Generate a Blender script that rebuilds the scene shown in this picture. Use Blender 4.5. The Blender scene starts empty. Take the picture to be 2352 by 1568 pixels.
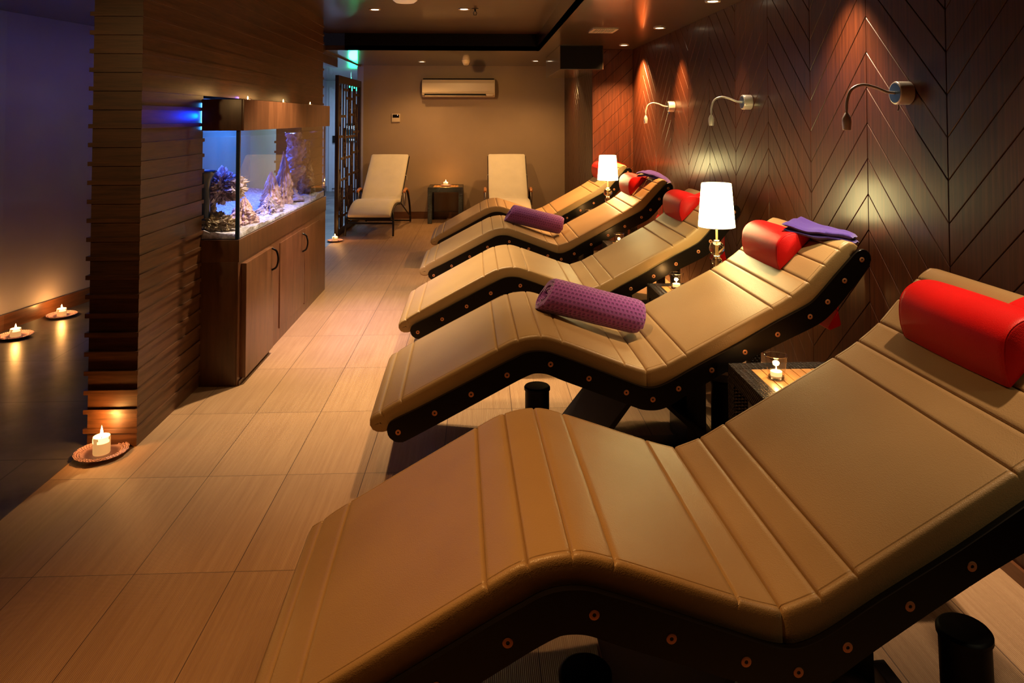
import bpy, bmesh, math, random
from mathutils import Vector, Matrix, noise
random.seed(7)
S = bpy.context.scene
COL = S.collection
R = math.radians
PI = math.pi

# ------------------------------------------------------------ camera
YAW, PITCH, ROLL, F_PX, PPY = .044373, .0307, .00037, 1658.13, 219.79
cyw, syw, cp, sp = math.cos(YAW), math.sin(YAW), math.cos(PITCH), math.sin(PITCH)
vw = Vector((syw*cp, cyw*cp, sp)); vr = Vector((cyw, -syw, 0)); vu = vr.cross(vw)
cd = bpy.data.cameras.new('camera'); cam = bpy.data.objects.new('camera', cd); COL.objects.link(cam)
cd.sensor_width = 36; cd.lens = 36*F_PX/2352; cd.shift_y = -(784-PPY)/2352; cd.clip_start = .02
cam.matrix_world = Matrix(((vr.x, vu.x, -vw.x, 0), (vr.y, vu.y, -vw.y, 0), (vr.z, vu.z, -vw.z, 1.36), (0, 0, 0, 1)))
S.camera = cam

# ------------------------------------------------------------ world, view
wd = bpy.data.worlds.new('world'); S.world = wd; wd.use_nodes = True
wd.node_tree.nodes['Background'].inputs[0].default_value = (.004, .003, .004, 1)
wd.node_tree.nodes['Background'].inputs[1].default_value = 1
S.view_settings.view_transform = 'Standard'; S.view_settings.look = 'None'
S.view_settings.exposure = 0.0; S.view_settings.gamma = 1; S.view_settings.use_curve_mapping = False
S.cycles.use_denoising = True
S.cycles.max_bounces = 8; S.cycles.transparent_max_bounces = 16; S.cycles.sample_clamp_indirect = 4

# ------------------------------------------------------------ dimensions
XR = 1.585      # right wall
YB = 9.85       # back wall
ZC = 2.07       # low ceiling
ZT = 2.25       # tray ceiling
XT, YT = .615, 7.625   # tray right edge / far edge
XP0, XP1 = -1.62, -1.42    # partition

# ------------------------------------------------------------ lights
WARM = (1, .56, .2); WARM2 = (1, .74, .42)
def lamp(kind, name, loc, power, color, size=.03, to=None, cone=90, blend=.6, parent=None, sy=None):
    l = bpy.data.lights.new(name, kind); l.energy = power; l.color = color
    if kind == 'AREA':
        l.shape = 'RECTANGLE' if sy else 'DISK'; l.size = size
        if sy: l.size_y = sy
    else:
        l.shadow_soft_size = size
    if kind == 'SPOT':
        l.spot_size = R(cone); l.spot_blend = blend
    o = bpy.data.objects.new(name, l); COL.objects.link(o); o.location = loc
    if to is not None:
        o.rotation_euler = (Vector(to)-Vector(loc)).to_track_quat('-Z', 'Y').to_euler()
    if parent: o.parent = parent
    if name.startswith('aquarium') and kind == 'AREA': l.spread = R(85)
    return o
# ceiling spots and one added fill: (x, y, ceiling z, power, cone, aim dx, aim dy, color)
DOWN = [
    (-.86, 5.93, ZT, 60, 80, .1, -.5, WARM2), (-.13, 5.88, ZT, 70, 85, 0, -.3, WARM2),
    (-.80, 4.40, ZT, 310, 88, -.02, -.1, WARM2), (0.05, 4.35, ZT, 140, 80, 0, -.2, WARM2),
    (-.80, 2.6, ZT, 10, 80, .05, -.1, WARM), (0.10, 2.85, ZT, 70, 75, .1, .2, (1, .62, .27)),
    (-.38, 1.40, ZT, 105, 72, .15, .15, (1, .50, .15)), (.75, 1.75, ZC, 12, 100, 0, 0, WARM),
    (-.73, 9.12, ZC, 48, 150, 0, -.2, WARM), (.69, 8.93, ZC, 60, 150, -.1, -.2, WARM), (-.35, 7.8, ZC, 45, 110, .1, 2.4, WARM),  # last entry is an added fill aimed at the back wall, no fitting there
]
WALLSPOT = [(1.40, 6.95, ZC, 620, 115), (1.41, 5.60, ZC, 290, 75), (1.41, 4.30, ZC, 60, 55), (1.41, 3.0, ZC, 170, 88), (1.41, 1.7, ZC, 75, 75)]
for i, (x, y, z, p, cn, ax, ay, c) in enumerate(DOWN):
    lamp('SPOT', 'downlight_and_fill_beam', (x, y, z-.03), p, c, .025, (x+ax, y+ay, 0), cn, .8)
for x, y, z, p, cn in WALLSPOT:
    lamp('SPOT', 'wall_washer_beam', (x, y, z-.03), p, (1, .50, .17) if y > 5 else (1, .70, .42), .02, (x+.03, y, 0), cn, 1.0)
lamp('SPOT', 'violet_floor_fill', (-.55, 5.0, ZT-.03), 130, (.42, .25, 1), .03, (-.75, 4.75, 0), 48, 1.0)  # added fill that tints the aisle floor violet, no fitting there
lamp('SPOT', 'partition_end_fill', (-1.85, .3, ZC-.05), 60, WARM, .03, (-1.57, 3.1, 1.35), 30, 1.0)  # added warm fill for the partition's end face
# corridor: cool light
lamp('AREA', 'corridor_ceiling_light', (-2.3, 4.6, 2.02), 1.3, (.42, .28, .80), .5, (-2.3, 4.6, 0), sy=2.2)
lamp('AREA', 'corridor_end_light', (-2.2, 11.6, 2.02), 60, (.45, .65, 1), .8, (-2.2, 11.6, 0), sy=2.0)
# aquarium hood light
lamp('AREA', 'aquarium_light', (-1.50, 4.8, 1.288), 13, (.10, .20, 1), .22, (-1.5, 4.8, 0), sy=1.9)
lamp('SPOT', 'aquarium_white_light', (-1.42, 5.45, 1.285), 9, (.45, .6, 1), .03, (-1.42, 5.3, .7), 120, .5)
lamp('SPOT', 'tank_backdrop_fill', (-2.05, 8.3, 1.95), 170, (.03, .25, 1), .05, (-2.9, 8.3, 1.1), 110, 1.0)  # added fill: turns the corridor wall behind the tank blue, not a hood lamp
lamp('SPOT', 'hood_edge_glow', (-1.402, 3.733, 1.37), 2.5, (.0, .03, 1), .015, (-1.440, 3.45, 1.37), 150, .6)
lamp('POINT', 'hood_rear_glow', (-1.412, 4.3, 1.475), .12, (.3, .15, 1), .01)

# ------------------------------------------------------------ materials
def nt(name):
    m = bpy.data.materials.new(name); m.use_nodes = True
    t = m.node_tree; b = t.nodes['Principled BSDF']; return m, t, b
def N(t, kind, **k):
    n = t.nodes.new(kind)
    for a, v in k.items():
        if a in n.inputs: n.inputs[a].default_value = v
        else: setattr(n, a, v)
    return n
def L(t, a, ao, b, bi): t.links.new(a.outputs[ao], b.inputs[bi])
def ramp(t, stops):
    n = t.nodes.new('ShaderNodeValToRGB'); e = n.color_ramp.elements
    e[0].position, e[0].color = stops[0][0], (*stops[0][1], 1)
    e[1].position, e[1].color = stops[-1][0], (*stops[-1][1], 1)
    for p, c in stops[1:-1]:
        x = e.new(p); x.color = (*c, 1)
    return n
def plain(name, col, rough=.5, metal=0, coat=0, spec=.5, noise_amt=.12, nscale=8, bump=0, bscale=200, emit=None, estr=0, sheen=0):
    m, t, b = nt(name)
    tc = N(t, 'ShaderNodeTexCoord')
    nz = N(t, 'ShaderNodeTexNoise', Scale=nscale, Detail=4); L(t, tc, 'Object', nz, 'Vector')
    r = ramp(t, [(.3, [c*(1-noise_amt) for c in col]), (.7, [min(1, c*(1+noise_amt)) for c in col])])
    L(t, nz, 'Fac', r, 'Fac'); L(t, r, 'Color', b, 'Base Color')
    b.inputs['Roughness'].default_value = rough; b.inputs['Metallic'].default_value = metal
    b.inputs['Coat Weight'].default_value = coat; b.inputs['Coat Roughness'].default_value = .1
    b.inputs['Specular IOR Level'].default_value = spec
    b.inputs['Sheen Weight'].default_value = sheen
    if bump:
        n2 = N(t, 'ShaderNodeTexNoise', Scale=bscale, Detail=3); L(t, tc, 'Object', n2, 'Vector')
        bp = N(t, 'ShaderNodeBump', Strength=bump, Distance=.002); L(t, n2, 'Fac', bp, 'Height'); L(t, bp, 'Normal', b, 'Normal')
    if emit:
        b.inputs['Emission Color'].default_value = (*emit, 1); b.inputs['Emission Strength'].default_value = estr
    return m
def wood(name, dark, light, scale=(60, 60, 3), rough=.35, coat=.3, bump=.15, crough=.15):
    m, t, b = nt(name)
    tc = N(t, 'ShaderNodeTexCoord'); mp = N(t, 'ShaderNodeMapping'); mp.inputs['Scale'].default_value = scale
    L(t, tc, 'Object', mp, 'Vector')
    n1 = N(t, 'ShaderNodeTexNoise', Scale=1.5, Detail=6, Roughness=.65); L(t, mp, 'Vector', n1, 'Vector')
    r = ramp(t, [(.32, dark), (.68, light)]); L(t, n1, 'Fac', r, 'Fac')
    n2 = N(t, 'ShaderNodeTexNoise', Scale=1.2, Detail=2); L(t, tc, 'Object', n2, 'Vector')
    mx = N(t, 'ShaderNodeMixRGB', blend_type='MULTIPLY'); mx.inputs['Fac'].default_value = .45
    r2 = ramp(t, [(.3, (.55, .55, .55)), (.7, (1.2, 1.2, 1.2))]); L(t, n2, 'Fac', r2, 'Fac')
    L(t, r, 'Color', mx, 'Color1'); L(t, r2, 'Color', mx, 'Color2'); L(t, mx, 'Color', b, 'Base Color')
    bp = N(t, 'ShaderNodeBump', Strength=bump, Distance=.001); L(t, n1, 'Fac', bp, 'Height'); L(t, bp, 'Normal', b, 'Normal')
    b.inputs['Roughness'].default_value = rough
    b.inputs['Coat Weight'].default_value = coat; b.inputs['Coat Roughness'].default_value = crough
    return m
def emis(name, col, s):
    m, t, b = nt(name); b.inputs['Base Color'].default_value = (*col, 1)
    b.inputs['Emission Color'].default_value = (*col, 1); b.inputs['Emission Strength'].default_value = s
    n = N(t, 'ShaderNodeTexNoise', Scale=30.0); bp = N(t, 'ShaderNodeBump', Strength=.02); L(t, n, 'Fac', bp, 'Height'); L(t, bp, 'Normal', b, 'Normal')
    return m
def glass(name, tint=(1, 1, 1), rough=0, ior=1.5):
    m = bpy.data.materials.new(name); m.use_nodes = True; t = m.node_tree; t.nodes.clear()
    o = N(t, 'ShaderNodeOutputMaterial'); mx = N(t, 'ShaderNodeMixShader'); tr = N(t, 'ShaderNodeBsdfTransparent'); gl = N(t, 'ShaderNodeBsdfGlossy')
    tr.inputs[0].default_value = (*tint, 1); gl.inputs['Roughness'].default_value = rough
    lw = N(t, 'ShaderNodeLayerWeight', Blend=.5); pw = N(t, 'ShaderNodeMath', operation='POWER'); pw.inputs[1].default_value = 4.6
    f0 = ((ior-1)/(ior+1))**2
    ma = N(t, 'ShaderNodeMath', operation='MULTIPLY_ADD'); ma.inputs[1].default_value = 1-f0; ma.inputs[2].default_value = f0
    L(t, lw, 'Facing', pw, 0); L(t, pw, 0, ma, 0)
    L(t, ma, 0, mx, 0); L(t, tr, 0, mx, 1); L(t, gl, 0, mx, 2); L(t, mx, 0, o, 0)
    return m

def leather(name, col, col2, rough=.42, scale=420):
    m, t, b = nt(name)
    tc = N(t, 'ShaderNodeTexCoord')
    n1 = N(t, 'ShaderNodeTexNoise', Scale=3.0, Detail=3); L(t, tc, 'Object', n1, 'Vector')
    r = ramp(t, [(.3, col), (.7, col2)]); L(t, n1, 'Fac', r, 'Fac'); L(t, r, 'Color', b, 'Base Color')
    v = N(t, 'ShaderNodeTexVoronoi', Scale=scale); L(t, tc, 'Object', v, 'Vector')
    n2 = N(t, 'ShaderNodeTexNoise', Scale=scale*.5, Detail=3); L(t, tc, 'Object', n2, 'Vector')
    ad = N(t, 'ShaderNodeMath', operation='ADD'); L(t, v, 'Distance', ad, 0); L(t, n2, 'Fac', ad, 1)
    bp = N(t, 'ShaderNodeBump', Strength=.35, Distance=.0009); L(t, ad, 0, bp, 'Height'); L(t, bp, 'Normal', b, 'Normal')
    b.inputs['Roughness'].default_value = rough; b.inputs['Specular IOR Level'].default_value = .45
    return m

M = {}
M['pad'] = leather('tan_leather', (.310, .185, .078), (.365, .225, .098))
M['red'] = leather('red_leather', (.58, .006, .006), (.74, .010, .010), .42, 500)
M['red'].node_tree.nodes['Principled BSDF'].inputs['Specular IOR Level'].default_value = .22
M['black'] = plain('black_lacquer', (.004, .0025, .002), .30, spec=.25)
M['blackplastic'] = plain('black_plastic', (.006, .004, .004), .5, spec=.15)
M['blackmetal'] = plain('black_metal', (.02, .018, .017), .3, metal=.6)
M['chrome'] = plain('chrome', (.75, .74, .72), .12, metal=1)
M['satin'] = plain('satin_nickel', (.75, .72, .68), .28, metal=.45, bump=.2, bscale=400)
M['bolt'] = plain('copper_bolt', (.50, .20, .09), .45, metal=.5)
M['chevron'] = wood('dark_veneer', (.027, .0054, .0013), (.080, .0185, .0045), scale=(45, 45, 1.6), rough=.5, coat=.45, bump=.35, crough=.24)
M['chevron'].node_tree.nodes['Principled BSDF'].inputs['Specular IOR Level'].default_value = .2
M['groove'] = plain('groove_shadow_gap', (.012, .006, .004), .5)
M['ceil'] = wood('glossy_brown_ceiling', (.05, .026, .014), (.085, .045, .024), scale=(2, 30, 30), rough=.3, coat=.8, bump=.02, crough=.06)
M['tray'] = wood('tray_ceiling_brown', (.05, .022, .012), (.085, .038, .022), scale=(3, 30, 30), rough=.4, coat=.4, bump=.02, crough=.12)
M['fascia'] = plain('dark_fascia', (.005, .003, .003), .5, spec=.15)
M['slat'] = wood('brown_slat_cladding', (.052, .018, .0055), (.135, .050, .017), scale=(4, 4, 60), rough=.42, coat=.15, crough=.3)
M['cab'] = wood('walnut_cabinet', (.085, .030, .012), (.18, .070, .030), scale=(14, 14, 2), rough=.38, coat=.3, crough=.25)
M['cabdark'] = wood('walnut_dark', (.06, .022, .009), (.12, .046, .018), scale=(14, 14, 2), rough=.38, coat=.3, crough=.25)
M['wall'] = plain('taupe_paint', (.36, .245, .15), .7, noise_amt=.05, nscale=3, bump=.1, bscale=300)
M['wallcool'] = plain('corridor_paint', (.42, .38, .42), .65, noise_amt=.05, nscale=3, bump=.1, bscale=300)
M['base'] = wood('skirting_wood', (.10, .035, .013), (.2, .075, .03), scale=(3, 3, 40), rough=.3, coat=.4)
M['gold'] = plain('gilt_edge', (.8, .55, .25), .3, metal=.7)
M['cotton'] = plain('cream_cotton', (.72, .62, .47), .9, noise_amt=.04, bump=.5, bscale=60, sheen=.2)
M['armwood'] = wood('orange_arm_wood', (.42, .13, .03), (.6, .22, .06), scale=(20, 20, 20), rough=.3, coat=.5)
M['mesh_dark'] = plain('dark_frame_tube', (.035, .028, .022), .35, metal=.7)
M['teak'] = wood('teak_slats', (.42, .19, .055), (.62, .32, .11), scale=(3, 3, 30), rough=.4, coat=.2)
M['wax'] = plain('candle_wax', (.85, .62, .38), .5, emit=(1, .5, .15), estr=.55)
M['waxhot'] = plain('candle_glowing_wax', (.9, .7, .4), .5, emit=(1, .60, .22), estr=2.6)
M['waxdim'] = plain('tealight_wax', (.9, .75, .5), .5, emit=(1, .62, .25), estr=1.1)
M['flame'] = emis('flame', (1, .62, .2), 60)
M['plate'] = plain('dusty_pink_ceramic', (.62, .38, .40), .45)
M['wick'] = plain('wick', (.02, .01, .01), .8)
M['glass'] = glass('clear_glass', (.95, .95, .95), ior=2.0)
M['tankglass'] = glass('tank_glass', (.95, .98, 1.0), ior=1.55)
M['water'] = glass('water_surface', (.86, .92, 1), ior=1.15)
M['seal'] = plain('seal_blue_lit', (.015, .05, .13), .2, coat=.6)  # dark seal, the tank's blue light is put into its base colour
M['gravel'] = plain('pale_gravel', (.55, .52, .6), .8, noise_amt=.5, nscale=60, bump=1, bscale=120)
M['coral1'] = plain('lilac_coral', (.46, .38, .5), .8, noise_amt=.45, nscale=30, bump=1, bscale=90)
M['coral2'] = plain('pink_coral', (.62, .42, .42), .8, noise_amt=.35, nscale=30, bump=1, bscale=90)
M['coral3'] = plain('brown_coral', (.36, .27, .18), .85, noise_amt=.5, nscale=25, bump=1, bscale=90)
M['led'] = emis('blue_led', (.05, .35, 1), 14)
M['ledw'] = emis('white_lamp_lens', (1, .93, .75), 12)
M['dl'] = emis('downlight_lens', (1, .80, .52), 7)
M['dlrim'] = plain('downlight_rim', (.75, .65, .5), .35, metal=.4)
M['white'] = plain('ivory_plastic', (.68, .52, .34), .38, noise_amt=.02)
M['dark'] = plain('near_black', (.004, .003, .003), .5, spec=.15)
M['shade'] = None
M['signw'] = plain('white_lettering', (.8, .85, .85), .5, emit=(.8, .95, 1), estr=.5)
M['signg'] = plain('dark_green_sign', (.01, .05, .05), .4)
M['exit'] = emis('lit_green_exit', (.02, 1, .35), 9)
M['doorw'] = plain('pale_door', (.42, .42, .46), .5, noise_amt=.05)
M['screenwood'] = wood('dark_screen_wood', (.022, .008, .004), (.05, .02, .010), scale=(20, 20, 4), rough=.4, coat=.2)
M['crystal'] = None

# lamp shade: lit paper / fabric
m, t, b = nt('lit_fabric_shade'); M['shade'] = m
b.inputs['Base Color'].default_value = (.9, .85, .7, 1); b.inputs['Roughness'].default_value = .8
b.inputs['Emission Color'].default_value = (1, .84, .36, 1); b.inputs['Emission Strength'].default_value = 20
nz = N(t, 'ShaderNodeTexNoise', Scale=200.0); bp = N(t, 'ShaderNodeBump', Strength=.1); L(t, nz, 'Fac', bp, 'Height'); L(t, bp, 'Normal', b, 'Normal')
# crystal
m, t, b = nt('crystal_glass'); M['crystal'] = m
b.inputs['Base Color'].default_value = (1, .98, .93, 1); b.inputs['Transmission Weight'].default_value = 1; b.inputs['Roughness'].default_value = .01; b.inputs['IOR'].default_value = 1.5
nz = N(t, 'ShaderNodeTexNoise', Scale=20.0); bp = N(t, 'ShaderNodeBump', Strength=.03); L(t, nz, 'Fac', bp, 'Height'); L(t, bp, 'Normal', b, 'Normal')

# ribbed floor tiles: pitch .2948 x .5896, ribs along Y
def floor_mat():
    m, t, b = nt('ribbed_timber_look_tile')
    tc = N(t, 'ShaderNodeTexCoord'); sx = N(t, 'ShaderNodeSeparateXYZ'); L(t, tc, 'Object', sx, 0)
    def mth(op, a, bv=None, c=None):
        n = N(t, 'ShaderNodeMath', operation=op)
        for i, v in enumerate((a, bv, c)):
            if v is None: continue
            if isinstance(v, (int, float)): n.inputs[i].default_value = v
            else: t.links.new(v, n.inputs[i])
        return n.outputs[0]
    x = sx.outputs['X']; y = sx.outputs['Y']
    W, H = .29481, .58962
    fx = mth('FRACT', mth('DIVIDE', mth('ADD', x, 1.32326+W*20), W))
    fy = mth('FRACT', mth('DIVIDE', mth('ADD', y, -2.24304+H*20), H))
    ix = mth('FLOOR', mth('DIVIDE', mth('ADD', x, 1.32326+W*20), W))
    iy = mth('FLOOR', mth('DIVIDE', mth('ADD', y, -2.24304+H*20), H))
    gx = mth('LESS_THAN', mth('PINGPONG', fx, .5), .0045)
    gy = mth('LESS_THAN', mth('PINGPONG', fy, .5), .0020)
    g = mth('MAXIMUM', gx, gy)
    # ribs
    rib = mth('SINE', mth('MULTIPLY', fx, 2*PI*60))
    ribh = mth('MULTIPLY', mth('ADD', rib, 1), .5)
    # streaks
    mp = N(t, 'ShaderNodeMapping'); mp.inputs['Scale'].default_value = (70, 2.0, 1); L(t, tc, 'Object', mp, 0)
    cb = N(t, 'ShaderNodeCombineXYZ'); t.links.new(mth('MULTIPLY', ix, 3.7), cb.inputs[0]); t.links.new(mth('MULTIPLY', iy, 5.3), cb.inputs[1])
    va = N(t, 'ShaderNodeVectorMath', operation='ADD'); L(t, mp, 0, va, 0); L(t, cb, 0, va, 1)
    n1 = N(t, 'ShaderNodeTexNoise', Scale=1.0, Detail=5, Roughness=.6); L(t, va, 0, n1, 'Vector')
    n3 = N(t, 'ShaderNodeTexNoise', Scale=2.2, Detail=2); L(t, tc, 'Object', n3, 'Vector')
    r = ramp(t, [(.28, (.36, .20, .098)), (.5, (.415, .24, .122)), (.72, (.465, .28, .148))]); L(t, n1, 'Fac', r, 'Fac')
    wn = N(t, 'ShaderNodeTexWhiteNoise', noise_dimensions='3D'); L(t, cb, 0, wn, 0)
    tone = mth('ADD', mth('MULTIPLY', wn.outputs['Value'], .16), mth('MULTIPLY', n3.outputs['Fac'], .3))
    tone = mth('ADD', tone, .76)
    mx = N(t, 'ShaderNodeMixRGB', blend_type='MULTIPLY'); mx.inputs['Fac'].default_value = 1
    L(t, r, 'Color', mx, 'Color1'); t.links.new(tone, mx.inputs['Color2'])
    mg = N(t, 'ShaderNodeMixRGB'); t.links.new(g, mg.inputs['Fac']); L(t, mx, 'Color', mg, 'Color1'); mg.inputs['Color2'].default_value = (.10, .05, .028, 1)
    L(t, mg, 'Color', b, 'Base Color')
    hh = mth('SUBTRACT', mth('MULTIPLY', ribh, .6), mth('MULTIPLY', g, 1.5))
    bp = N(t, 'ShaderNodeBump', Strength=1.0, Distance=.0016); t.links.new(hh, bp.inputs['Height']); L(t, bp, 'Normal', b, 'Normal')
    b.inputs['Roughness'].default_value = .5; b.inputs['Specular IOR Level'].default_value = .4
    return m
M['floor'] = floor_mat()
def slate_mat():
    m, t, b = nt('dark_slate_tile')
    tc = N(t, 'ShaderNodeTexCoord')
    n1 = N(t, 'ShaderNodeTexNoise', Scale=2.2, Detail=7, Roughness=.6); L(t, tc, 'Object', n1, 'Vector')
    r = ramp(t, [(.36, (.035, .031, .030)), (.64, (.15, .135, .125))]); L(t, n1, 'Fac', r, 'Fac')
    br = N(t, 'ShaderNodeTexBrick'); br.offset = .5
    br.inputs['Scale'].default_value = 1; br.inputs['Brick Width'].default_value = 1.2; br.inputs['Row Height'].default_value = .6
    br.inputs['Mortar Size'].default_value = .004; br.inputs['Color1'].default_value = (1, 1, 1, 1); br.inputs['Color2'].default_value = (.9, .9, .9, 1); br.inputs['Mortar'].default_value = (.35, .35, .35, 1)
    L(t, tc, 'Object', br, 'Vector')
    mx = N(t, 'ShaderNodeMixRGB', blend_type='MULTIPLY'); mx.inputs['Fac'].default_value = 1; L(t, r, 'Color', mx, 1); L(t, br, 'Color', mx, 2)
    L(t, mx, 'Color', b, 'Base Color')
    bp = N(t, 'ShaderNodeBump', Strength=.15, Distance=.003); L(t, n1, 'Fac', bp, 'Height'); L(t, bp, 'Normal', b, 'Normal')
    b.inputs['Roughness'].default_value = .36; b.inputs['Specular IOR Level'].default_value = .5
    return m
M['slate'] = slate_mat()
def towel_mat(name, c1, c2, cell):
    m, t, b = nt(name)
    tc = N(t, 'ShaderNodeTexCoord')
    n1 = N(t, 'ShaderNodeTexNoise', Scale=420.0, Detail=3); L(t, tc, 'Object', n1, 'Vector')
    if cell:   # waffle dimples in the UV map
        sx = N(t, 'ShaderNodeSeparateXYZ'); L(t, tc, 'UV', sx, 0)
        def mth(op, a, bv=None):
            n = N(t, 'ShaderNodeMath', operation=op)
            for i, v in enumerate((a, bv)):
                if v is None: continue
                if isinstance(v, (int, float)): n.inputs[i].default_value = v
                else: t.links.new(v, n.inputs[i])
            return n.outputs[0]
        vv = mth('MULTIPLY', sx.outputs['Y'], 1)
        row = mth('FLOOR', vv)
        uu = mth('ADD', sx.outputs['X'], mth('MULTIPLY', row, .5))
        px = mth('PINGPONG', uu, .5); py = mth('PINGPONG', vv, .5)
        d = mth('MINIMUM', px, py)
        h = mth('SUBTRACT', 1, mth('MINIMUM', mth('MULTIPLY', mth('MAXIMUM', mth('SUBTRACT', d, .20), 0), 9), 1))
        nn = mth('MULTIPLY', n1.outputs['Fac'], .35)
        hh = mth('ADD', h, nn)
        mx = N(t, 'ShaderNodeMixRGB'); t.links.new(h, mx.inputs['Fac']); mx.inputs['Color1'].default_value = (*c1, 1); mx.inputs['Color2'].default_value = (*c2, 1)
        L(t, mx, 'Color', b, 'Base Color')
        bp = N(t, 'ShaderNodeBump', Strength=1.0, Distance=.003); t.links.new(hh, bp.inputs['Height'])
    else:
        r = ramp(t, [(.35, c1), (.65, c2)]); L(t, n1, 'Fac', r, 'Fac'); L(t, r, 'Color', b, 'Base Color')
        bp = N(t, 'ShaderNodeBump', Strength=1.0, Distance=.003); L(t, n1, 'Fac', bp, 'Height')
    L(t, bp, 'Normal', b, 'Normal')
    b.inputs['Roughness'].default_value = .95; b.inputs['Sheen Weight'].default_value = .4
    b.inputs['Specular IOR Level'].default_value = .1
    return m
M['towel'] = towel_mat('purple_waffle_towel', (.19, .042, .235), (.31, .082, .35), True)
M['towel2'] = towel_mat('violet_terry_towel', (.04, .014, .22), (.105, .045, .40), False)
def wicker_mat():
    m, t, b = nt('dark_wicker')
    tc = N(t, 'ShaderNodeTexCoord')
    sx = N(t, 'ShaderNodeSeparateXYZ'); L(t, tc, 'Object', sx, 0)
    def mth(op, a, bv=None):
        n = N(t, 'ShaderNodeMath', operation=op)
        for i, v in enumerate((a, bv)):
            if v is None: continue
            if isinstance(v, (int, float)): n.inputs[i].default_value = v
            else: t.links.new(v, n.inputs[i])
        return n.outputs[0]
    pp_ = 1/.0115
    a = mth('MULTIPLY', mth('ADD', sx.outputs['X'], sx.outputs['Y']), pp_); b_ = mth('MULTIPLY', mth('ADD', sx.outputs['Z'], mth('MULTIPLY', sx.outputs['Y'], 1.0)), pp_)
    par = mth('MODULO', mth('ADD', mth('FLOOR', mth('ADD', a, 400)), mth('FLOOR', mth('ADD', b_, 400))), 2)
    ha = mth('ABSOLUTE', mth('SINE', mth('MULTIPLY', a, PI))); hb = mth('ABSOLUTE', mth('SINE', mth('MULTIPLY', b_, PI)))
    mh = N(t, 'ShaderNodeMix'); t.links.new(par, mh.inputs[0])
    t.links.new(mth('MULTIPLY', ha, mth('POWER', hb, .4)), mh.inputs[2]); t.links.new(mth('MULTIPLY', hb, mth('POWER', ha, .4)), mh.inputs[3])
    r = ramp(t, [(.1, (.004, .003, .0025)), (.8, (.022, .014, .010))]); t.links.new(mh.outputs[0], r.inputs['Fac']); L(t, r, 'Color', b, 'Base Color')
    bp = N(t, 'ShaderNodeBump', Strength=1, Distance=.005); t.links.new(mh.outputs[0], bp.inputs['Height']); L(t, bp, 'Normal', b, 'Normal')
    b.inputs['Roughness'].default_value = .25; b.inputs['Specular IOR Level'].default_value = .6
    return m
M['wicker'] = wicker_mat()

# ------------------------------------------------------------ mesh helpers
def box(bm, x0, x1, y0, y1, z0, z1, bevel=0):
    g = bmesh.ops.create_cube(bm, size=1)
    for v in g['verts']:
        v.co = Vector(((x0+x1)/2+v.co.x*(x1-x0), (y0+y1)/2+v.co.y*(y1-y0), (z0+z1)/2+v.co.z*(z1-z0)))
    if bevel:
        es = list({e for v in g['verts'] for e in v.link_edges})
        bmesh.ops.bevel(bm, geom=es, offset=bevel, segments=2, affect='EDGES', profile=.7)
def lathe(bm, prof, loc=(0, 0, 0), seg=24, axis=None, rfun=None):
    rings = []; M4 = Matrix.Translation(loc)
    if axis is not None: M4 = M4 @ Vector(axis).to_track_quat('Z', 'Y').to_matrix().to_4x4()
    for r, z in prof:
        if r < 1e-6: rings.append([bm.verts.new(M4 @ Vector((0, 0, z)))])
        else: rings.append([bm.verts.new(M4 @ Vector(((r*(rfun(2*PI*i/seg) if rfun and r > .02 else 1))*math.cos(2*PI*i/seg), (r*(rfun(2*PI*i/seg) if rfun and r > .02 else 1))*math.sin(2*PI*i/seg), z))) for i in range(seg)])
    for a, b in zip(rings, rings[1:]):
        for i in range(seg):
            j = (i+1) % seg
            if len(a) == 1 and len(b) == 1: continue
            if len(a) == 1: bm.faces.new((a[0], b[j], b[i]))
            elif len(b) == 1: bm.faces.new((a[i], a[j], b[0]))
            else: bm.faces.new((a[i], a[j], b[j], b[i]))
def cylinder(bm, p0, p1, r, seg=20, r1=None):
    p0, p1 = Vector(p0), Vector(p1); h = (p1-p0).length; r1 = r if r1 is None else r1
    lathe(bm, [(0, 0), (r, 0), (r1, h), (0, h)], p0, seg, p1-p0)
def tube(bm, pts, r, seg=10, closed=False, rs=None):
    pts = [Vector(p) for p in pts]; rings = []; n = len(pts); up = None
    for i, p in enumerate(pts):
        a = pts[i-1] if (i > 0 or closed) else p; b2 = pts[(i+1) % n] if (i < n-1 or closed) else p
        d = (b2-a).normalized()
        if up is None:
            up = d.orthogonal().normalized()
        else:
            up = (up - d*up.dot(d)).normalized()
        s = d.cross(up); rr = rs[i] if rs else r
        rings.append([bm.verts.new(p+(up*math.cos(2*PI*k/seg)+s*math.sin(2*PI*k/seg))*rr) for k in range(seg)])
    m = n if closed else n-1
    for i in range(m):
        a, b2 = rings[i], rings[(i+1) % n]
        for k in range(seg):
            j = (k+1) % seg; bm.faces.new((a[k], a[j], b2[j], b2[k]))
    if not closed:
        bm.faces.new(list(reversed(rings[0]))); bm.faces.new(rings[-1])
def smoothpts(pts, n=8):
    pts = [Vector(p) for p in pts]; out = []
    for i in range(len(pts)-1):
        p0 = pts[max(i-1, 0)]; p1 = pts[i]; p2 = pts[i+1]; p3 = pts[min(i+2, len(pts)-1)]
        for k in range(n):
            t = k/n
            out.append(.5*((2*p1)+(p2-p0)*t+(2*p0-5*p1+4*p2-p3)*t*t+(3*p1-p0-3*p2+p3)*t**3))
    out.append(pts[-1]); return out
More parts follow.
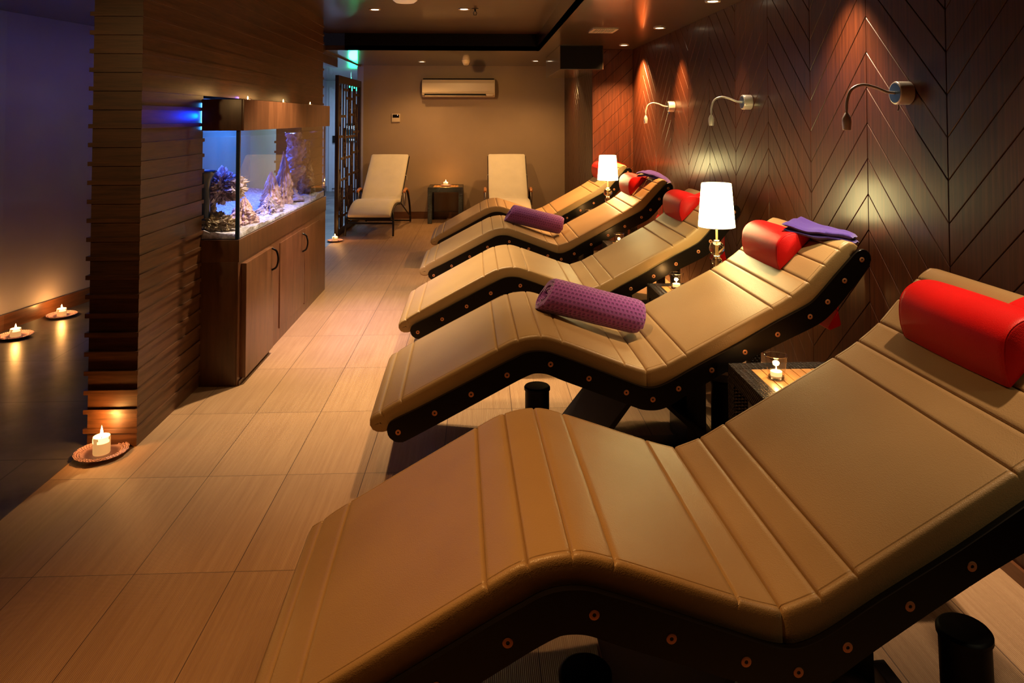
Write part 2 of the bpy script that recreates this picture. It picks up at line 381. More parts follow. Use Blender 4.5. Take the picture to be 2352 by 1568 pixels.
def prism(bm, poly, d0, d1, plane='XZ'):
    """poly in a plane, extruded between d0 and d1 on the third axis"""
    def P(a, b, d): return (a, d, b) if plane == 'XZ' else ((a, b, d) if plane == 'XY' else (d, a, b))
    A = [bm.verts.new(P(a, b, d0)) for a, b in poly]; B = [bm.verts.new(P(a, b, d1)) for a, b in poly]
    bm.faces.new(A); bm.faces.new(list(reversed(B)))
    n = len(poly)
    for i in range(n):
        j = (i+1) % n; bm.faces.new((A[i], B[i], B[j], A[j]))
def obj(name, bm, mat, parent=None, smooth=True, angle=38, recalc=True):
    if recalc: bmesh.ops.recalc_face_normals(bm, faces=bm.faces)
    me = bpy.data.meshes.new(name); bm.to_mesh(me); bm.free()
    me.materials.append(mat)
    if smooth:
        me.polygons.foreach_set('use_smooth', [True]*len(me.polygons)); me.set_sharp_from_angle(angle=R(angle))
    o = bpy.data.objects.new(name, me); COL.objects.link(o)
    if parent: o.parent = parent
    return o
def new(): return bmesh.new()
def tag(o, label, cat, group=None):
    o['label'] = label; o['category'] = cat
    if group: o['group'] = group
    return o
def thing(name, label, cat, loc=(0, 0, 0), rz=0, group=None):
    o = bpy.data.objects.new(name, None); o.empty_display_size = .05; COL.objects.link(o)
    o.location = loc; o.rotation_euler = (0, 0, rz); return tag(o, label, cat, group)
def struct(name, bm, mat, smooth=False, parent=None):
    o = obj(name, bm, mat, parent, smooth)
    if not parent: o['kind'] = 'structure'
    return o
def sbox(name, mat, *a, parent=None, bevel=0):
    bm = new(); box(bm, *a, bevel=bevel); return struct(name, bm, mat, parent=parent)
def tree(o, parent=None):
    c = o.copy(); COL.objects.link(c); c.parent = parent
    c.matrix_parent_inverse = o.matrix_parent_inverse.copy()
    for ch in list(o.children): tree(ch, c)
    return c
def dup(root, loc, label, rz=None, rot=None):
    c = tree(root); c.location = loc; c['label'] = label
    if rz is not None: c.rotation_euler = (0, 0, rz)
    if rot is not None: c.rotation_euler = rot
    return c

# ============================================================ SETTING
YF = -2.2
sbox('floor', M['floor'], XP0, XR+.05, YF, YB+.05, -.05, 0)
sbox('floor_corridor', M['slate'], -4.2, XP0, YF, 14.2, -.05, 0)
# ceilings
bm = new()
box(bm, XT, XR+.05, YF, YB+.1, ZC, ZC+.05)                      # right strip
box(bm, XP0, XT, YT, YB+.1, ZC, ZC+.05)                         # far strip
struct('ceiling', bm, M['ceil'])
sbox('ceiling_corridor', M['ceil'], -4.2, XP0, YF, 14.2, ZC-.02, ZC+.05)
sbox('ceiling_tray', M['tray'], XP0, XT+.02, YF, YT+.02, ZT, ZT+.05)
bm = new(); box(bm, XT, XT+.012, YF, YT, ZC, ZT); struct('trim_1', bm, M['ceil'])
bm = new(); box(bm, XP1, XT+.012, YT, YT+.012, ZC, ZT); struct('trim_2', bm, M['fascia'])
sbox('trim_3', M['cabdark'], -1.75, -1.69, 6.62, 8.65, 1.96, ZC-.02)
# hanging duct box
bm = new(); box(bm, .779, 1.205, 7.0, 8.5, 1.832, ZC-.001, bevel=.004); struct('trim_4', bm, M['ceil'])
bm = new(); box(bm, .785, 1.199, 6.995, 7.0, 1.838, ZC-.008); struct('trim_5', bm, M['dark'])
# walls
sbox('wall_back', M['wall'], -1.577, XR+.05, YB, YB+.1, 0, ZC)
sbox('wall_front', M['wall'], -4.2, XR+.05, YF-.1, YF, 0, 2.4)
sbox('wall_corridor_end', M['wallcool'], -4.2, XP0, 13.6, 13.7, 0, ZC)
sbox('wall_corridor_side', M['wallcool'], -1.66, -1.577, YB, 13.6, 0, ZC)
bm = new()   # slightly skewed corridor wall
prism(bm, [(-4.1, YF), (-3.55, YF), (-3.06, 4.8), (-2.907, 5.56), (-2.86, 13.6), (-4.1, 13.6)], 0, ZC, 'XY')
struct('wall_left', bm, M['wallcool'])
bm = new(); prism(bm, [(-3.55, YF), (-3.53, YF), (-3.04, 4.8), (-2.89, 5.56), (-2.845, 13.6), (-2.86, 13.6), (-2.907, 5.56), (-3.06, 4.8)], 0, .1, 'XY')
struct('baseboard_left', bm, M['base'])
sbox('baseboard_back', M['base'], -1.577, 1.15, YB-.012, YB, 0, .095)
sbox('baseboard_right', M['base'], XR-.012, XR, YF, 7.40, 0, .045)

# chevron boards on the right wall (real grooves): joints every .508 m
def chevron(name, u0, u1, first, cols, origin, udir, ndir, zmin, zmax, dirs=None, rise=.4835):
    """boards in the (u, z) plane; valley/apex pattern. origin+udir*u ; ndir points into the room"""
    bm = new(); P = .1455; G = .0030; TH = .006; BV = .0021
    U = Vector(udir); Nn = Vector(ndir); O = Vector(origin); Z = Vector((0, 0, 1))
    for c in cols:
        a = first+c*.508; b = a+.508
        rising = dirs if dirs is not None else (c % 2 == 0)       # from valley up to apex
        aa, bb = max(a, u0), min(b, u1)
        if bb-aa < .02: continue
        for k in range(-8, 20):
            zv = .857-.0005+(k-6)*P                               # valley height of groove k
            def zl(u, kk):
                f = (u-a)/.508
                return zv+kk*P+rise*(f if rising else 1-f)
            poly = [(aa+G/2, zl(aa+G/2, 0)+G*.6), (bb-G/2, zl(bb-G/2, 0)+G*.6), (bb-G/2, zl(bb-G/2, 1)-G*.6), (aa+G/2, zl(aa+G/2, 1)-G*.6)]
            # clip to z range
            def clip(pl, zc, keep_above):
                out = []
                for i in range(len(pl)):
                    p, q = pl[i], pl[(i+1) % len(pl)]
                    ip = (p[1] >= zc) == keep_above or p[1] == zc; iq = (q[1] >= zc) == keep_above or q[1] == zc
                    if ip: out.append(p)
                    if ip != iq:
                        t = (zc-p[1])/(q[1]-p[1]); out.append((p[0]+t*(q[0]-p[0]), zc))
                return out
            poly = clip(poly, zmin, True)
            if len(poly) >= 3: poly = clip(poly, zmax, False)
            if len(poly) < 3: continue
            # area test
            ar = abs(sum(poly[i][0]*poly[(i+1) % len(poly)][1]-poly[(i+1) % len(poly)][0]*poly[i][1] for i in range(len(poly))))/2
            if ar < 2e-4: continue
            cx = sum(p[0] for p in poly)/len(poly); cz = sum(p[1] for p in poly)/len(poly)
            # inset polygon for the bevel
            ins = []
            n = len(poly)
            sgn = 1 if sum(poly[i][0]*poly[(i+1) % n][1]-poly[(i+1) % n][0]*poly[i][1] for i in range(n)) > 0 else -1
            for i in range(n):
                p0, p1, p2 = Vector(poly[i-1]), Vector(poly[i]), Vector(poly[(i+1) % n])
                d1 = (p1-p0); d2 = (p2-p1)
                if d1.length < 1e-5 or d2.length < 1e-5: ins.append(p1); continue
                d1.normalize(); d2.normalize()
                n1 = Vector((-d1.y, d1.x))*sgn; n2 = Vector((-d2.y, d2.x))*sgn
                m2 = (n1+n2)
                ins.append(p1+m2*(BV/max(m2.length_squared/2, .4)))
            low = [bm.verts.new(O+U*p[0]+Z*p[1]) for p in poly]
            mid = [bm.verts.new(O+U*p[0]+Z*p[1]+Nn*(TH-BV*.8)) for p in poly]
            top = [bm.verts.new(O+U*p[0]+Z*p[1]+Nn*TH) for p in ins]
            bm.faces.new(top)
            for i in range(n):
                j = (i+1) % n
                bm.faces.new((low[i], low[j], mid[j], mid[i])); bm.faces.new((mid[i], mid[j], top[j], top[i]))
    return bm
sbox('wall_right', M['groove'], XR+.006, XR+.1, YF, YB, 0, ZC)
bm = chevron('c', YF, 7.405, 2.385-.508*10, range(0, 21), (XR+.006, 0, 0), (0, 1, 0), (-1, 0, 0), .0, ZC)
struct('wall_right_panelling', bm, M['chevron'])
# corner block at the back right
sbox('wall_corner', M['groove'], 1.158+.006, XR+.006, 7.41+.006, YB, 0, ZC)
bm = chevron('c', 1.158, XR, 1.158-.04, range(0, 1), (0, 7.416, 0), (1, 0, 0), (0, -1, 0), 0, ZC, True, .4835)
struct('wall_corner_panelling', bm, M['chevron'])
bm = chevron('c', 7.411, YB, 7.41, range(0, 5), (1.164, 0, 0), (0, 1, 0), (-1, 0, 0), 0, ZC)
struct('wall_corner_side_panelling', bm, M['chevron'])

# partition clad in horizontal slats, with the opening the tank sits in
Y0, Y1, OY0, OY1, OZ0, OZ1 = 3.10, 6.60, 3.775, 5.83, .05, 1.455
bm = new()
def partition(bm, x0, x1, y0, y1, z0, z1):
    parts = []
    if z1 <= OZ0 or z0 >= OZ1: parts = [(y0, y1)]
    else: parts = [(y0, OY0), (OY1, y1)]
    for a, b in parts: box(bm, x0, x1, a, b, z0, z1)
z = 0; P = .0785
while z < ZT:
    zt = min(z+P, ZT)
    if z < OZ1 < zt or z < OZ0 < zt:
        pass
    partition(bm, XP0, XP1, Y0, Y1, z, min(z+.0605, ZT))
    if z+.0605 < ZT:
        a, b = z+.0605, zt
        if b <= OZ0 or a >= OZ1: box(bm, XP0-.012, XP1+.007, Y0-.012, Y1+.012, a, b)
        else:
            box(bm, XP0-.012, XP1+.007, Y0-.012, OY0+.008, a, b); box(bm, XP0-.012, XP1+.007, OY1-.008, Y1+.012, a, b)
    z += P
struct('wall_partition', bm, M['slat'])

# door at the end of the corridor + signs
sbox('trim_6', M['doorw'], -2.80, -2.74, 13.56, 13.6, 0, 1.93)
d = sbox('door_1', M['doorw'], -2.74, -1.95, 13.57, 13.6, .06, 1.9)
bm = new(); box(bm, -2.73, -2.66, 13.53, 13.57, .90, 1.03); obj('door_handle', bm, M['dark'], d, False)
def text(body, size, loc, rot, mat, name='lettering', parent=None, ext=.001, align='CENTER'):
    cu = bpy.data.curves.new(name, 'FONT'); cu.body = body; cu.size = size; cu.extrude = ext; cu.align_x = align; cu.align_y = 'CENTER'
    o = bpy.data.objects.new(name, cu); COL.objects.link(o)
    dg = bpy.context.evaluated_depsgraph_get(); me = bpy.data.meshes.new_from_object(o.evaluated_get(dg))
    bpy.data.objects.remove(o)
    me.materials.clear(); me.materials.append(mat)
    o = bpy.data.objects.new(name, me); COL.objects.link(o); o.location = loc; o.rotation_euler = rot
    if parent: o.parent = parent
    return o
t_ = thing('fire_exit_sign', 'dark green fire exit notice with white lettering seen through the lattice screen', 'sign', (-2.28, 13.54, 1.06))
bm = new(); box(bm, -.21, .21, 0, .012, -.05, .2); obj('sign_board', bm, M['signg'], t_, False)
text('FIRE EXIT', .10, (0, -.002, .115), (R(90), 0, 0), M['signw'], 'lettering', t_)
t_ = thing('door_notice', 'small dark green notice strip below the fire exit sign', 'sign', (-2.30, 13.54, .955))
bm = new(); box(bm, -.19, .19, 0, .012, -.045, .045); obj('sign_board', bm, M['signg'], t_, False)
bm = new()
for k in range(9): box(bm, -.15+k*.034, -.15+k*.034+.014+.006*(k % 3), -.002, 0, -.015, .015)
obj('lettering', bm, M['signw'], t_, False)
t_ = thing('exit_light', 'glowing green emergency exit light hanging behind the lattice screen', 'light', (-1.80, 10.5, 1.80))
bm = new(); box(bm, -.10, .10, 0, .03, -.05, .05, bevel=.008); obj('lit_panel', bm, M['exit'], t_)
bm = new(); cylinder(bm, (-.06, .015, .05), (-.06, .015, ZC-.03-1.80), .004, 8); obj('hanger', bm, M['chrome'], t_)
bm = new(); cylinder(bm, (.06, .015, .05), (.06, .015, ZC-.03-1.80), .004, 8); obj('hanger', bm, M['chrome'], t_)
lamp('POINT', 'exit_glow', (-1.80, 10.4, 1.88), 14, (.02, 1, .35), .08)

# ============================================================ CEILING FITTINGS
def make_downlight():
    r = thing('downlight', '', 'ceiling light', group='recessed ceiling downlights')
    bm = new(); lathe(bm, [(.030, .004), (.030, 0), (.046, -.004), (.048, 0), (.048, .004)], seg=24); obj('rim', bm, M['dlrim'], r)
    bm = new(); lathe(bm, [(0, -.001), (.031, -.001), (.031, .003), (0, .003)], seg=24); obj('lens', bm, M['dl'], r)
    return r
dl0 = make_downlight(); first = True
DL = [((-.86, 5.93, ZT-.004), 'lit downlight in the raised tray ceiling, leftmost one'),
      ((-.13, 5.88, ZT-.004), 'lit downlight in the raised tray ceiling beside the sprinkler head'),
      ((-.73, 9.12, ZC-.004), 'lit downlight in the low ceiling above the left end of the air conditioner'),
      ((.69, 8.93, ZC-.004), 'lit downlight in the low ceiling between smoke detector and black duct box'),
      ((1.40, 6.95, ZC-.004), 'lit downlight near the far corner of the chevron wall'),
      ((1.41, 5.60, ZC-.004), 'lit downlight in the low ceiling right of the air vent'),
      ((1.41, 4.30, ZC-.004), 'lit downlight at the top edge of the picture beside the chevron wall')]
for p, lb in DL:
    if first: dl0.location = p; dl0['label'] = lb; first = False
    else: dup(dl0, p, lb)
t_ = thing('ceiling_light', 'round white ceiling light cut by the top edge of the picture', 'ceiling light', (-.563, 5.42, ZT))
bm = new(); lathe(bm, [(0, -.030), (.07, -.026), (.088, -.012), (.088, 0), (0, 0)], seg=32); obj('diffuser', bm, plain('pale_diffuser', (.8, .7, .55), .5, emit=(1, .6, .3), estr=.25), t_)
bm = new(); lathe(bm, [(.088, -.012), (.094, -.008), (.094, 0), (.088, 0)], seg=32); obj('rim', bm, M['dlrim'], t_)
t_ = thing('fire_sprinkler', 'small dark pendent sprinkler head hanging from the tray ceiling', 'sprinkler', (-.041, 5.87, ZT))
bm = new(); lathe(bm, [(0, -.006), (.028, -.004), (.030, 0), (0, 0)], seg=20); obj('escutcheon', bm, M['blackmetal'], t_)
bm = new(); cylinder(bm, (0, 0, 0), (0, 0, -.025), .008, 12)
for s in (-1, 1): tube(bm, smoothpts([(0, 0, -.02), (s*.012, 0, -.03), (s*.012, 0, -.045), (0, 0, -.056)], 4), .0025, 6)
lathe(bm, [(0, -.058), (.014, -.057), (.014, -.054), (0, -.054)], seg=12); obj('sprinkler_frame', bm, M['blackmetal'], t_)
t_ = thing('smoke_detector', 'ivory smoke detector on the low ceiling in front of the air conditioner', 'detector', (-.172, 8.9, ZC))
bm = new(); lathe(bm, [(0, -.012), (.052, -.012), (.052, 0), (0, 0)], seg=28); obj('mounting_base', bm, M['white'], t_)
bm = new(); lathe(bm, [(0, -.062), (.028, -.06), (.034, -.052), (.050, -.02), (.048, -.012), (0, -.012)], seg=28); obj('sensor_cap', bm, M['white'], t_)
bm = new()
for a in (-70, -110): box(bm, .030*math.cos(R(a))-.008, .030*math.cos(R(a))+.008, .034*math.sin(R(a))-.004, .034*math.sin(R(a))+.002, -.053, -.047)
obj('slot', bm, M['dark'], t_, False)
t_ = thing('air_vent', 'white slatted ceiling air vent above the far loungers', 'vent', (1.00, 5.80, ZC))
bm = new()
for a in ((-.10, .10, -.135, -.12), (-.10, .10, .12, .135), (-.10, -.085, -.12, .12), (.085, .10, -.12, .12)): box(bm, *a, -.008, 0)
obj('vent_frame', bm, M['dlrim'], t_, False)
for k in range(11):
    bm = new(); x = -.080+k*.0155; prism(bm, [(x, -.008), (x+.006, -.008), (x+.010, -.001), (x+.004, -.001)], -.12, .12, 'XZ'); obj('vent_slat', bm, M['cotton'], t_, False)

# ============================================================ WALL FITTINGS AT BACK
t_ = thing('air_conditioner', 'long ivory split air conditioner high on the taupe back wall', 'air conditioner', (-.286, YB, 1.64))
bm = new(); prism(bm, [(0, 0), (-.13, 0), (-.175, .03), (-.19, .09), (-.185, .19), (-.165, .232), (0, .235)], -.487, .487, 'YZ')
bmesh.ops.bevel(bm, geom=[e for e in bm.edges if abs(e.verts[0].co.x-e.verts[1].co.x) < 1e-5], offset=.006, segments=2, affect='EDGES'); obj('body', bm, M['white'], t_)
bm = new(); prism(bm, [(-.17, .052), (-.196, .056), (-.197, .09), (-.192, .186), (-.176, .192), (-.17, .18)], -.480, .480, 'YZ'); obj('front_panel', bm, M['white'], t_)
bm = new(); prism(bm, [(-.178, .060), (-.200, .066), (-.2005, .070), (-.186, .082)], -.44, .44, 'YZ'); obj('intake_ridge', bm, M['white'], t_)
bm = new(); box(bm, -.455, .365, -.187, -.15, .012, .042); obj('air_outlet', bm, M['dark'], t_, False)
bm = new(); box(bm, -.45, .36, -.191, -.182, .010, .018, bevel=.002); obj('louver', bm, M['white'], t_)
bm = new(); box(bm, .375, .455, -.189, -.18, .014, .040, bevel=.002); obj('display_flap', bm, M['white'], t_)
bm = new(); prism(bm, [(-.02, .236), (-.15, .234), (-.162, .248), (-.02, .252)], -.475, .475, 'YZ'); obj('top_grille', bm, M['dark'], t_, False)
t_ = thing('thermostat', 'small square ivory room controller with dark display on the back wall', 'thermostat', (-1.136, YB, 1.305))
bm = new(); box(bm, -.056, .056, -.022, 0, 0, .112, bevel=.004); obj('housing', bm, M['white'], t_)
bm = new(); box(bm, -.044, .044, -.0235, -.021, .058, .100); obj('display', bm, M['black'], t_, False)
bm = new(); box(bm, -.050, .050, -.0245, -.021, .006, .050, bevel=.002); obj('cover_flap', bm, M['white'], t_)
bm = new(); lathe(bm, [(0, 0), (.004, 0), (.004, .002), (0, .002)], (.022, -.0235, .092), 10, (0, -1, 0)); obj('indicator', bm, emis('indicator_red', (1, .6, .5), 3), t_)

# ============================================================ HEATED LOUNGERS
TS = [-.361, -.287, .063, .141, .226, .307, .540, .621, .695, .768, 1.101, 1.175, 1.242, 1.305, 1.365]
TZ = [.294, .337, .515, .548, .558, .538, .449, .423, .445, .480, .648, .691, .741, .805, .862]
CX = .4
WID = .69
def catmull(P, n):
    out = []
    for i in range(len(P)-1):
        p0, p1, p2, p3 = P[max(i-1, 0)], P[i], P[i+1], P[min(i+2, len(P)-1)]
        for k in range(n):
            t = k/n; out.append(tuple(.5*((2*p1[j])+(p2[j]-p0[j])*t+(2*p0[j]-5*p1[j]+4*p2[j]-p3[j])*t*t+(3*p1[j]-p0[j]-3*p2[j]+p3[j])*t**3) for j in (0, 1)))
    out.append(P[-1]); return out
segA = [(-.312, .232), (-.340, .221), (-.368, .219), (-.390, .229), (-.401, .254), (-.389, .279)] + list(zip(TS[:8], TZ[:8]))
segB = list(zip(TS[7:], TZ[7:])) + [(1.388, .880), (1.405, .888), (1.425, .885), (1.440, .872)]
A = catmull(segA, 10); B = catmull(segB, 10)
TOP = A[:-1] + B
seam_s = TS
def resample(pts, step, marks):
    # arc length resample keeping the marks
    acc = [0]
    for p, q in zip(pts, pts[1:]): acc.append(acc[-1]+math.dist(p, q))
    def at(l):
        for i in range(len(acc)-1):
            if acc[i+1] >= l:
                f = (l-acc[i])/max(acc[i+1]-acc[i], 1e-9); return (pts[i][0]+f*(pts[i+1][0]-pts[i][0]), pts[i][1]+f*(pts[i+1][1]-pts[i][1]))
        return pts[-1]
    ml = []
    for s, z in marks:
        i = min(range(len(pts)), key=lambda k: math.dist(pts[k], (s, z))); ml.append(acc[i])
    ls = {0.0, acc[-1]}
    n = int(acc[-1]/step)
    for k in range(1, n): ls.add(k*acc[-1]/n)
    for m_ in ml:
        for d_ in (-.014, -.0048, -.0026, -.0012, 0, .0012, .0026, .0048, .014): ls.add(max(0, m_+d_))
    ls = sorted(ls); out = [ls[0]]
    for l in ls[1:]:
        if l-out[-1] > .0009: out.append(l)
    return [(at(l), l) for l in out], ml, acc[-1]
RS, SEAM_L, TL = resample(TOP, .02, list(zip(TS, TZ)))
def normals(pts, sm=.035):
    out = []
    for i, (p, l) in enumerate(pts):
        j = i
        while j > 0 and l-pts[j][1] < sm: j -= 1
        k = i
        while k < len(pts)-1 and pts[k][1]-l < sm: k += 1
        dx, dz = pts[k][0][0]-pts[j][0][0], pts[k][0][1]-pts[j][0][1]; d = math.hypot(dx, dz)
        out.append((dz/d, -dx/d))        # pointing down/inward
    return out
NR = normals(RS)
TK = .078
def pad_mesh():
    bm = new(); rows = []
    # section outline across the width: (y, w) w=1 top, 0 bottom; plus seam-depth weight
    sec = [(0.004, 0, 0), (0, .12, 0), (-.001, .45, .0), (0, .78, .1), (.001, .91, .35), (.004, .966, .7), (.009, .988, .9), (.0130, .990, 1), (.0148, .957, 1), (.0166, .992, 1), (.022, .998, 1), (.06, 1.0, 1), (.13, 1.006, 1), (.22, 1.01, 1), (.345, 1.012, 1)]
    sec = sec + [(WID-y, w_, s_) for y, w_, s_ in reversed(sec[:-1])]
    n = len(RS)
    for i, ((p, l), nr) in enumerate(zip(RS, NR)):
        tk = TK
        # taper the thickness at both ends
        e0 = l; e1 = TL-l
        tk *= min(1, .35+e0/.14)
        tk *= min(1, .30+e1/.08) if e1 < .06 else 1
        g = 0
        for k_, m_ in enumerate(SEAM_L):
            d_ = abs(l-m_); dep = .0068
            if d_ < .0048: g = max(g, dep*(1-d_/.0048)**1.5+.0004)
            elif d_ < .014: g = max(g, .0004*(1-(d_-.0048)/.0092))
        row = []
        for y, w_, s_ in sec:
            w2 = w_
            h = tk*w2 - g*s_
            dc = abs(l-SEAM_L[7]); yi = (.0035*(1-dc/.0065) if dc < .0065 else 0)*(1 if w2 < .97 else 0)
            yy = y+yi if y < .02 else (y-yi if y > WID-.02 else y)
            row.append(bm.verts.new((p[0]-CX+nr[0]*(tk-h), yy, p[1]+nr[1]*(tk-h))))
        rows.append(row)
    for a, b2 in zip(rows, rows[1:]):
        for k in range(len(a)-1): bm.faces.new((a[k], b2[k], b2[k+1], a[k+1]))
        bm.faces.new((a[-1], b2[-1], b2[0], a[0]))
    bm.faces.new(rows[0]); bm.faces.new(list(reversed(rows[-1])))
    return bm
PT = [(-.335, .236), (-.328, .255), (-.304, .272), (-.220, .310), (-.058, .390), (.075, .456), (.127, .480), (.165, .497), (.203, .504), (.247, .501), (.285, .489), (.368, .458), (.533, .392), (.590, .370), (.625, .362), (.660, .365), (.711, .385), (.808, .437), (.968, .516), (1.105, .590), (1.195, .634), (1.247, .662), (1.284, .697), (1.338, .757), (1.392, .815), (1.425, .849), (1.447, .861), (1.466, .858), (1.480, .843), (1.483, .822), (1.470, .794)]
PBm = [(1.415, .722), (1.353, .651), (1.316, .614), (1.283, .589), (1.230, .562), (1.153, .528), (1.028, .471), (.90, .405), (.78, .340), (.72, .305), (.68, .286), (.643, .280), (.60, .284), (.571, .294), (.417, .354), (.307, .396), (.260, .416), (.236, .423), (.209, .425), (.187, .421), (.137, .399), (.039, .349), (-.123, .266), (-.255, .200), (-.275, .192), (-.295, .190), (-.318, .201), (-.331, .218)]
PLATE = catmull(PT+PBm, 3)
BOLTS = [(1.447, .823), (1.378, .745), (1.311, .667), (1.242, .613), (1.116, .549), (.990, .486), (.863, .422), (.737, .357), (.640, .320), (.541, .348), (.402, .402), (.260, .457), (.100, .421), (-.031, .355), (-.163, .291), (-.294, .226)]
def make_lounger():
    r = thing('heated_lounger', '', 'lounger', group='tan leather loungers in a row along the chevron wall')
    obj('cushion', pad_mesh(), M['pad'], r, True, 50)
    for nm, y0, y1 in (('near', -.016, .002), ('far', WID-.002, WID+.016)):
        bm = new(); prism(bm, [(x-CX, z_) for x, z_ in PLATE], y0, y1)
        es = [e for e in bm.edges if abs(e.verts[0].co.y-e.verts[1].co.y) < 1e-5]
        bmesh.ops.bevel(bm, geom=es, offset=.0015, segments=1, affect='EDGES')
        pl = obj('side_panel', bm, M['black'], r, True, 30)
        if nm == 'near':
            for x, z_ in BOLTS:
                bm = new(); lathe(bm, [(.0, -.001), (.0034, -.001), (.0036, .0012), (.0085, .0016), (.0098, .0008), (.0098, -.002)], (x-CX, -.0160, z_), 16, (0, -1, 0))
                obj('bolt', bm, M['bolt'], pl)
    bm = new()     # tray under the cushion
    lo = [(p[0]-CX+nn[0]*(TK+.002), p[1]+nn[1]*(TK+.002)) for ((p, l), nn) in zip(RS, NR) if .20 < l < TL-.10]
    lo = lo[::4]
    hi = [(p[0]-CX+nn[0]*(TK-.03), p[1]+nn[1]*(TK-.03)) for ((p, l), nn) in zip(RS, NR) if .20 < l < TL-.10][::4]
    V = [[bm.verts.new((a, y, b_)) for a, b_ in (u, v_) for y in (.004, WID-.004)] for u, v_ in zip(lo, hi)]
    for a, b_ in zip(V, V[1:]):
        bm.faces.new((a[0], a[1], b_[1], b_[0])); bm.faces.new((a[2], b_[2], b_[3], a[3]))
        bm.faces.new((a[0], b_[0], b_[2], a[2])); bm.faces.new((a[1], a[3], b_[3], b_[1]))
    bm.faces.new((V[0][0], V[0][2], V[0][3], V[0][1])); bm.faces.new((V[-1][0], V[-1][1], V[-1][3], V[-1][2]))
    obj('under_tray', bm, M['blackplastic'], r, False)
    # sloping base blades, floor plate, post, two heater cylinders
    for xa, xb in ((.60, .36), (.68, 1.02)):
        bm = new(); s_ = .02 if xb < xa else -.02
        prism(bm, [(xa-CX, .30), (xb-CX, 0.001), (xb-CX+s_*1.6, 0.001), (xa-CX+s_, .30)], .10, .59)
        obj('base_blade', bm, M['blackplastic'], r, False)
    bm = new(); box(bm, .84-CX, .92-CX, .22, .47, .001, .40, bevel=.004); obj('support_post', bm, M['blackmetal'], r)
    bm = new(); box(bm, .34-CX, 1.04-CX, .30, .39, .001, .012, bevel=.003); obj('floor_rail', bm, M['blackmetal'], r)
    for x, y in ((.245, .335), (1.04, .36)):
        bm = new(); lathe(bm, [(0, 0.001), (.050, 0.001), (.050, .236), (.054, .238), (.054, .247), (.050, .252), (.046, .253), (0, .253)], (x-CX, y, 0), 32); obj('cylinder_foot', bm, M['blackplastic'], r)
    return r
LX = [-.050, 0, -.041, -.044, -.059]; LY = [1.349, 2.679, 3.938, 5.324, 6.673]
LR = [.0304, .0199, .0095, .0081, .0070]; LT = [.03346, 0, .01739, .01494, .03415]
LLAB = ['nearest tan leather lounger filling the foreground, red bolster at its head',
        'second nearest tan leather lounger, with large purple rolled towel on its seat',
        'third tan leather lounger, middle of the row, lamp shade in front of its head',
        'fourth tan leather lounger with the smaller purple rolled towel, folded violet towel at its head',
        'farthest tan leather lounger next to the back corner, partly behind the lamp']
lg = make_lounger()
def lframe(i):
    """matrix of lounger i (local x = s-CX, y = across, z up)"""
    rz = LR[i]; ty = -LT[i]
    # keep the fitted tilt about s = .4, z = .45
    piv = Vector((0, 0, .45))
    Rm = Matrix.Rotation(rz, 4, 'Z') @ Matrix.Rotation(ty, 4, 'Y')
    base = Vector((LX[i], LY[i], 0)) + Matrix.Rotation(rz, 3, 'Z') @ Vector((CX, 0, 0))
    loc = base + piv - (Rm @ piv)
    return Matrix.Translation(loc) @ Rm
for i in range(5):
    o = lg if i == 0 else tree(lg)
    Mx = lframe(i); o.location = Mx.to_translation(); o.location.z = 0
    o.rotation_euler = Mx.to_euler(); o['label'] = LLAB[i]
    if i == 0: l1_feet = [c for c in o.children if c.name.startswith('cylinder_foot')]
for f_, dx, dy in zip(l1_feet, (.015, .04), (-.21, -.215)): f_.location = (dx, dy, 0)
LM = [lframe(i) for i in range(5)]

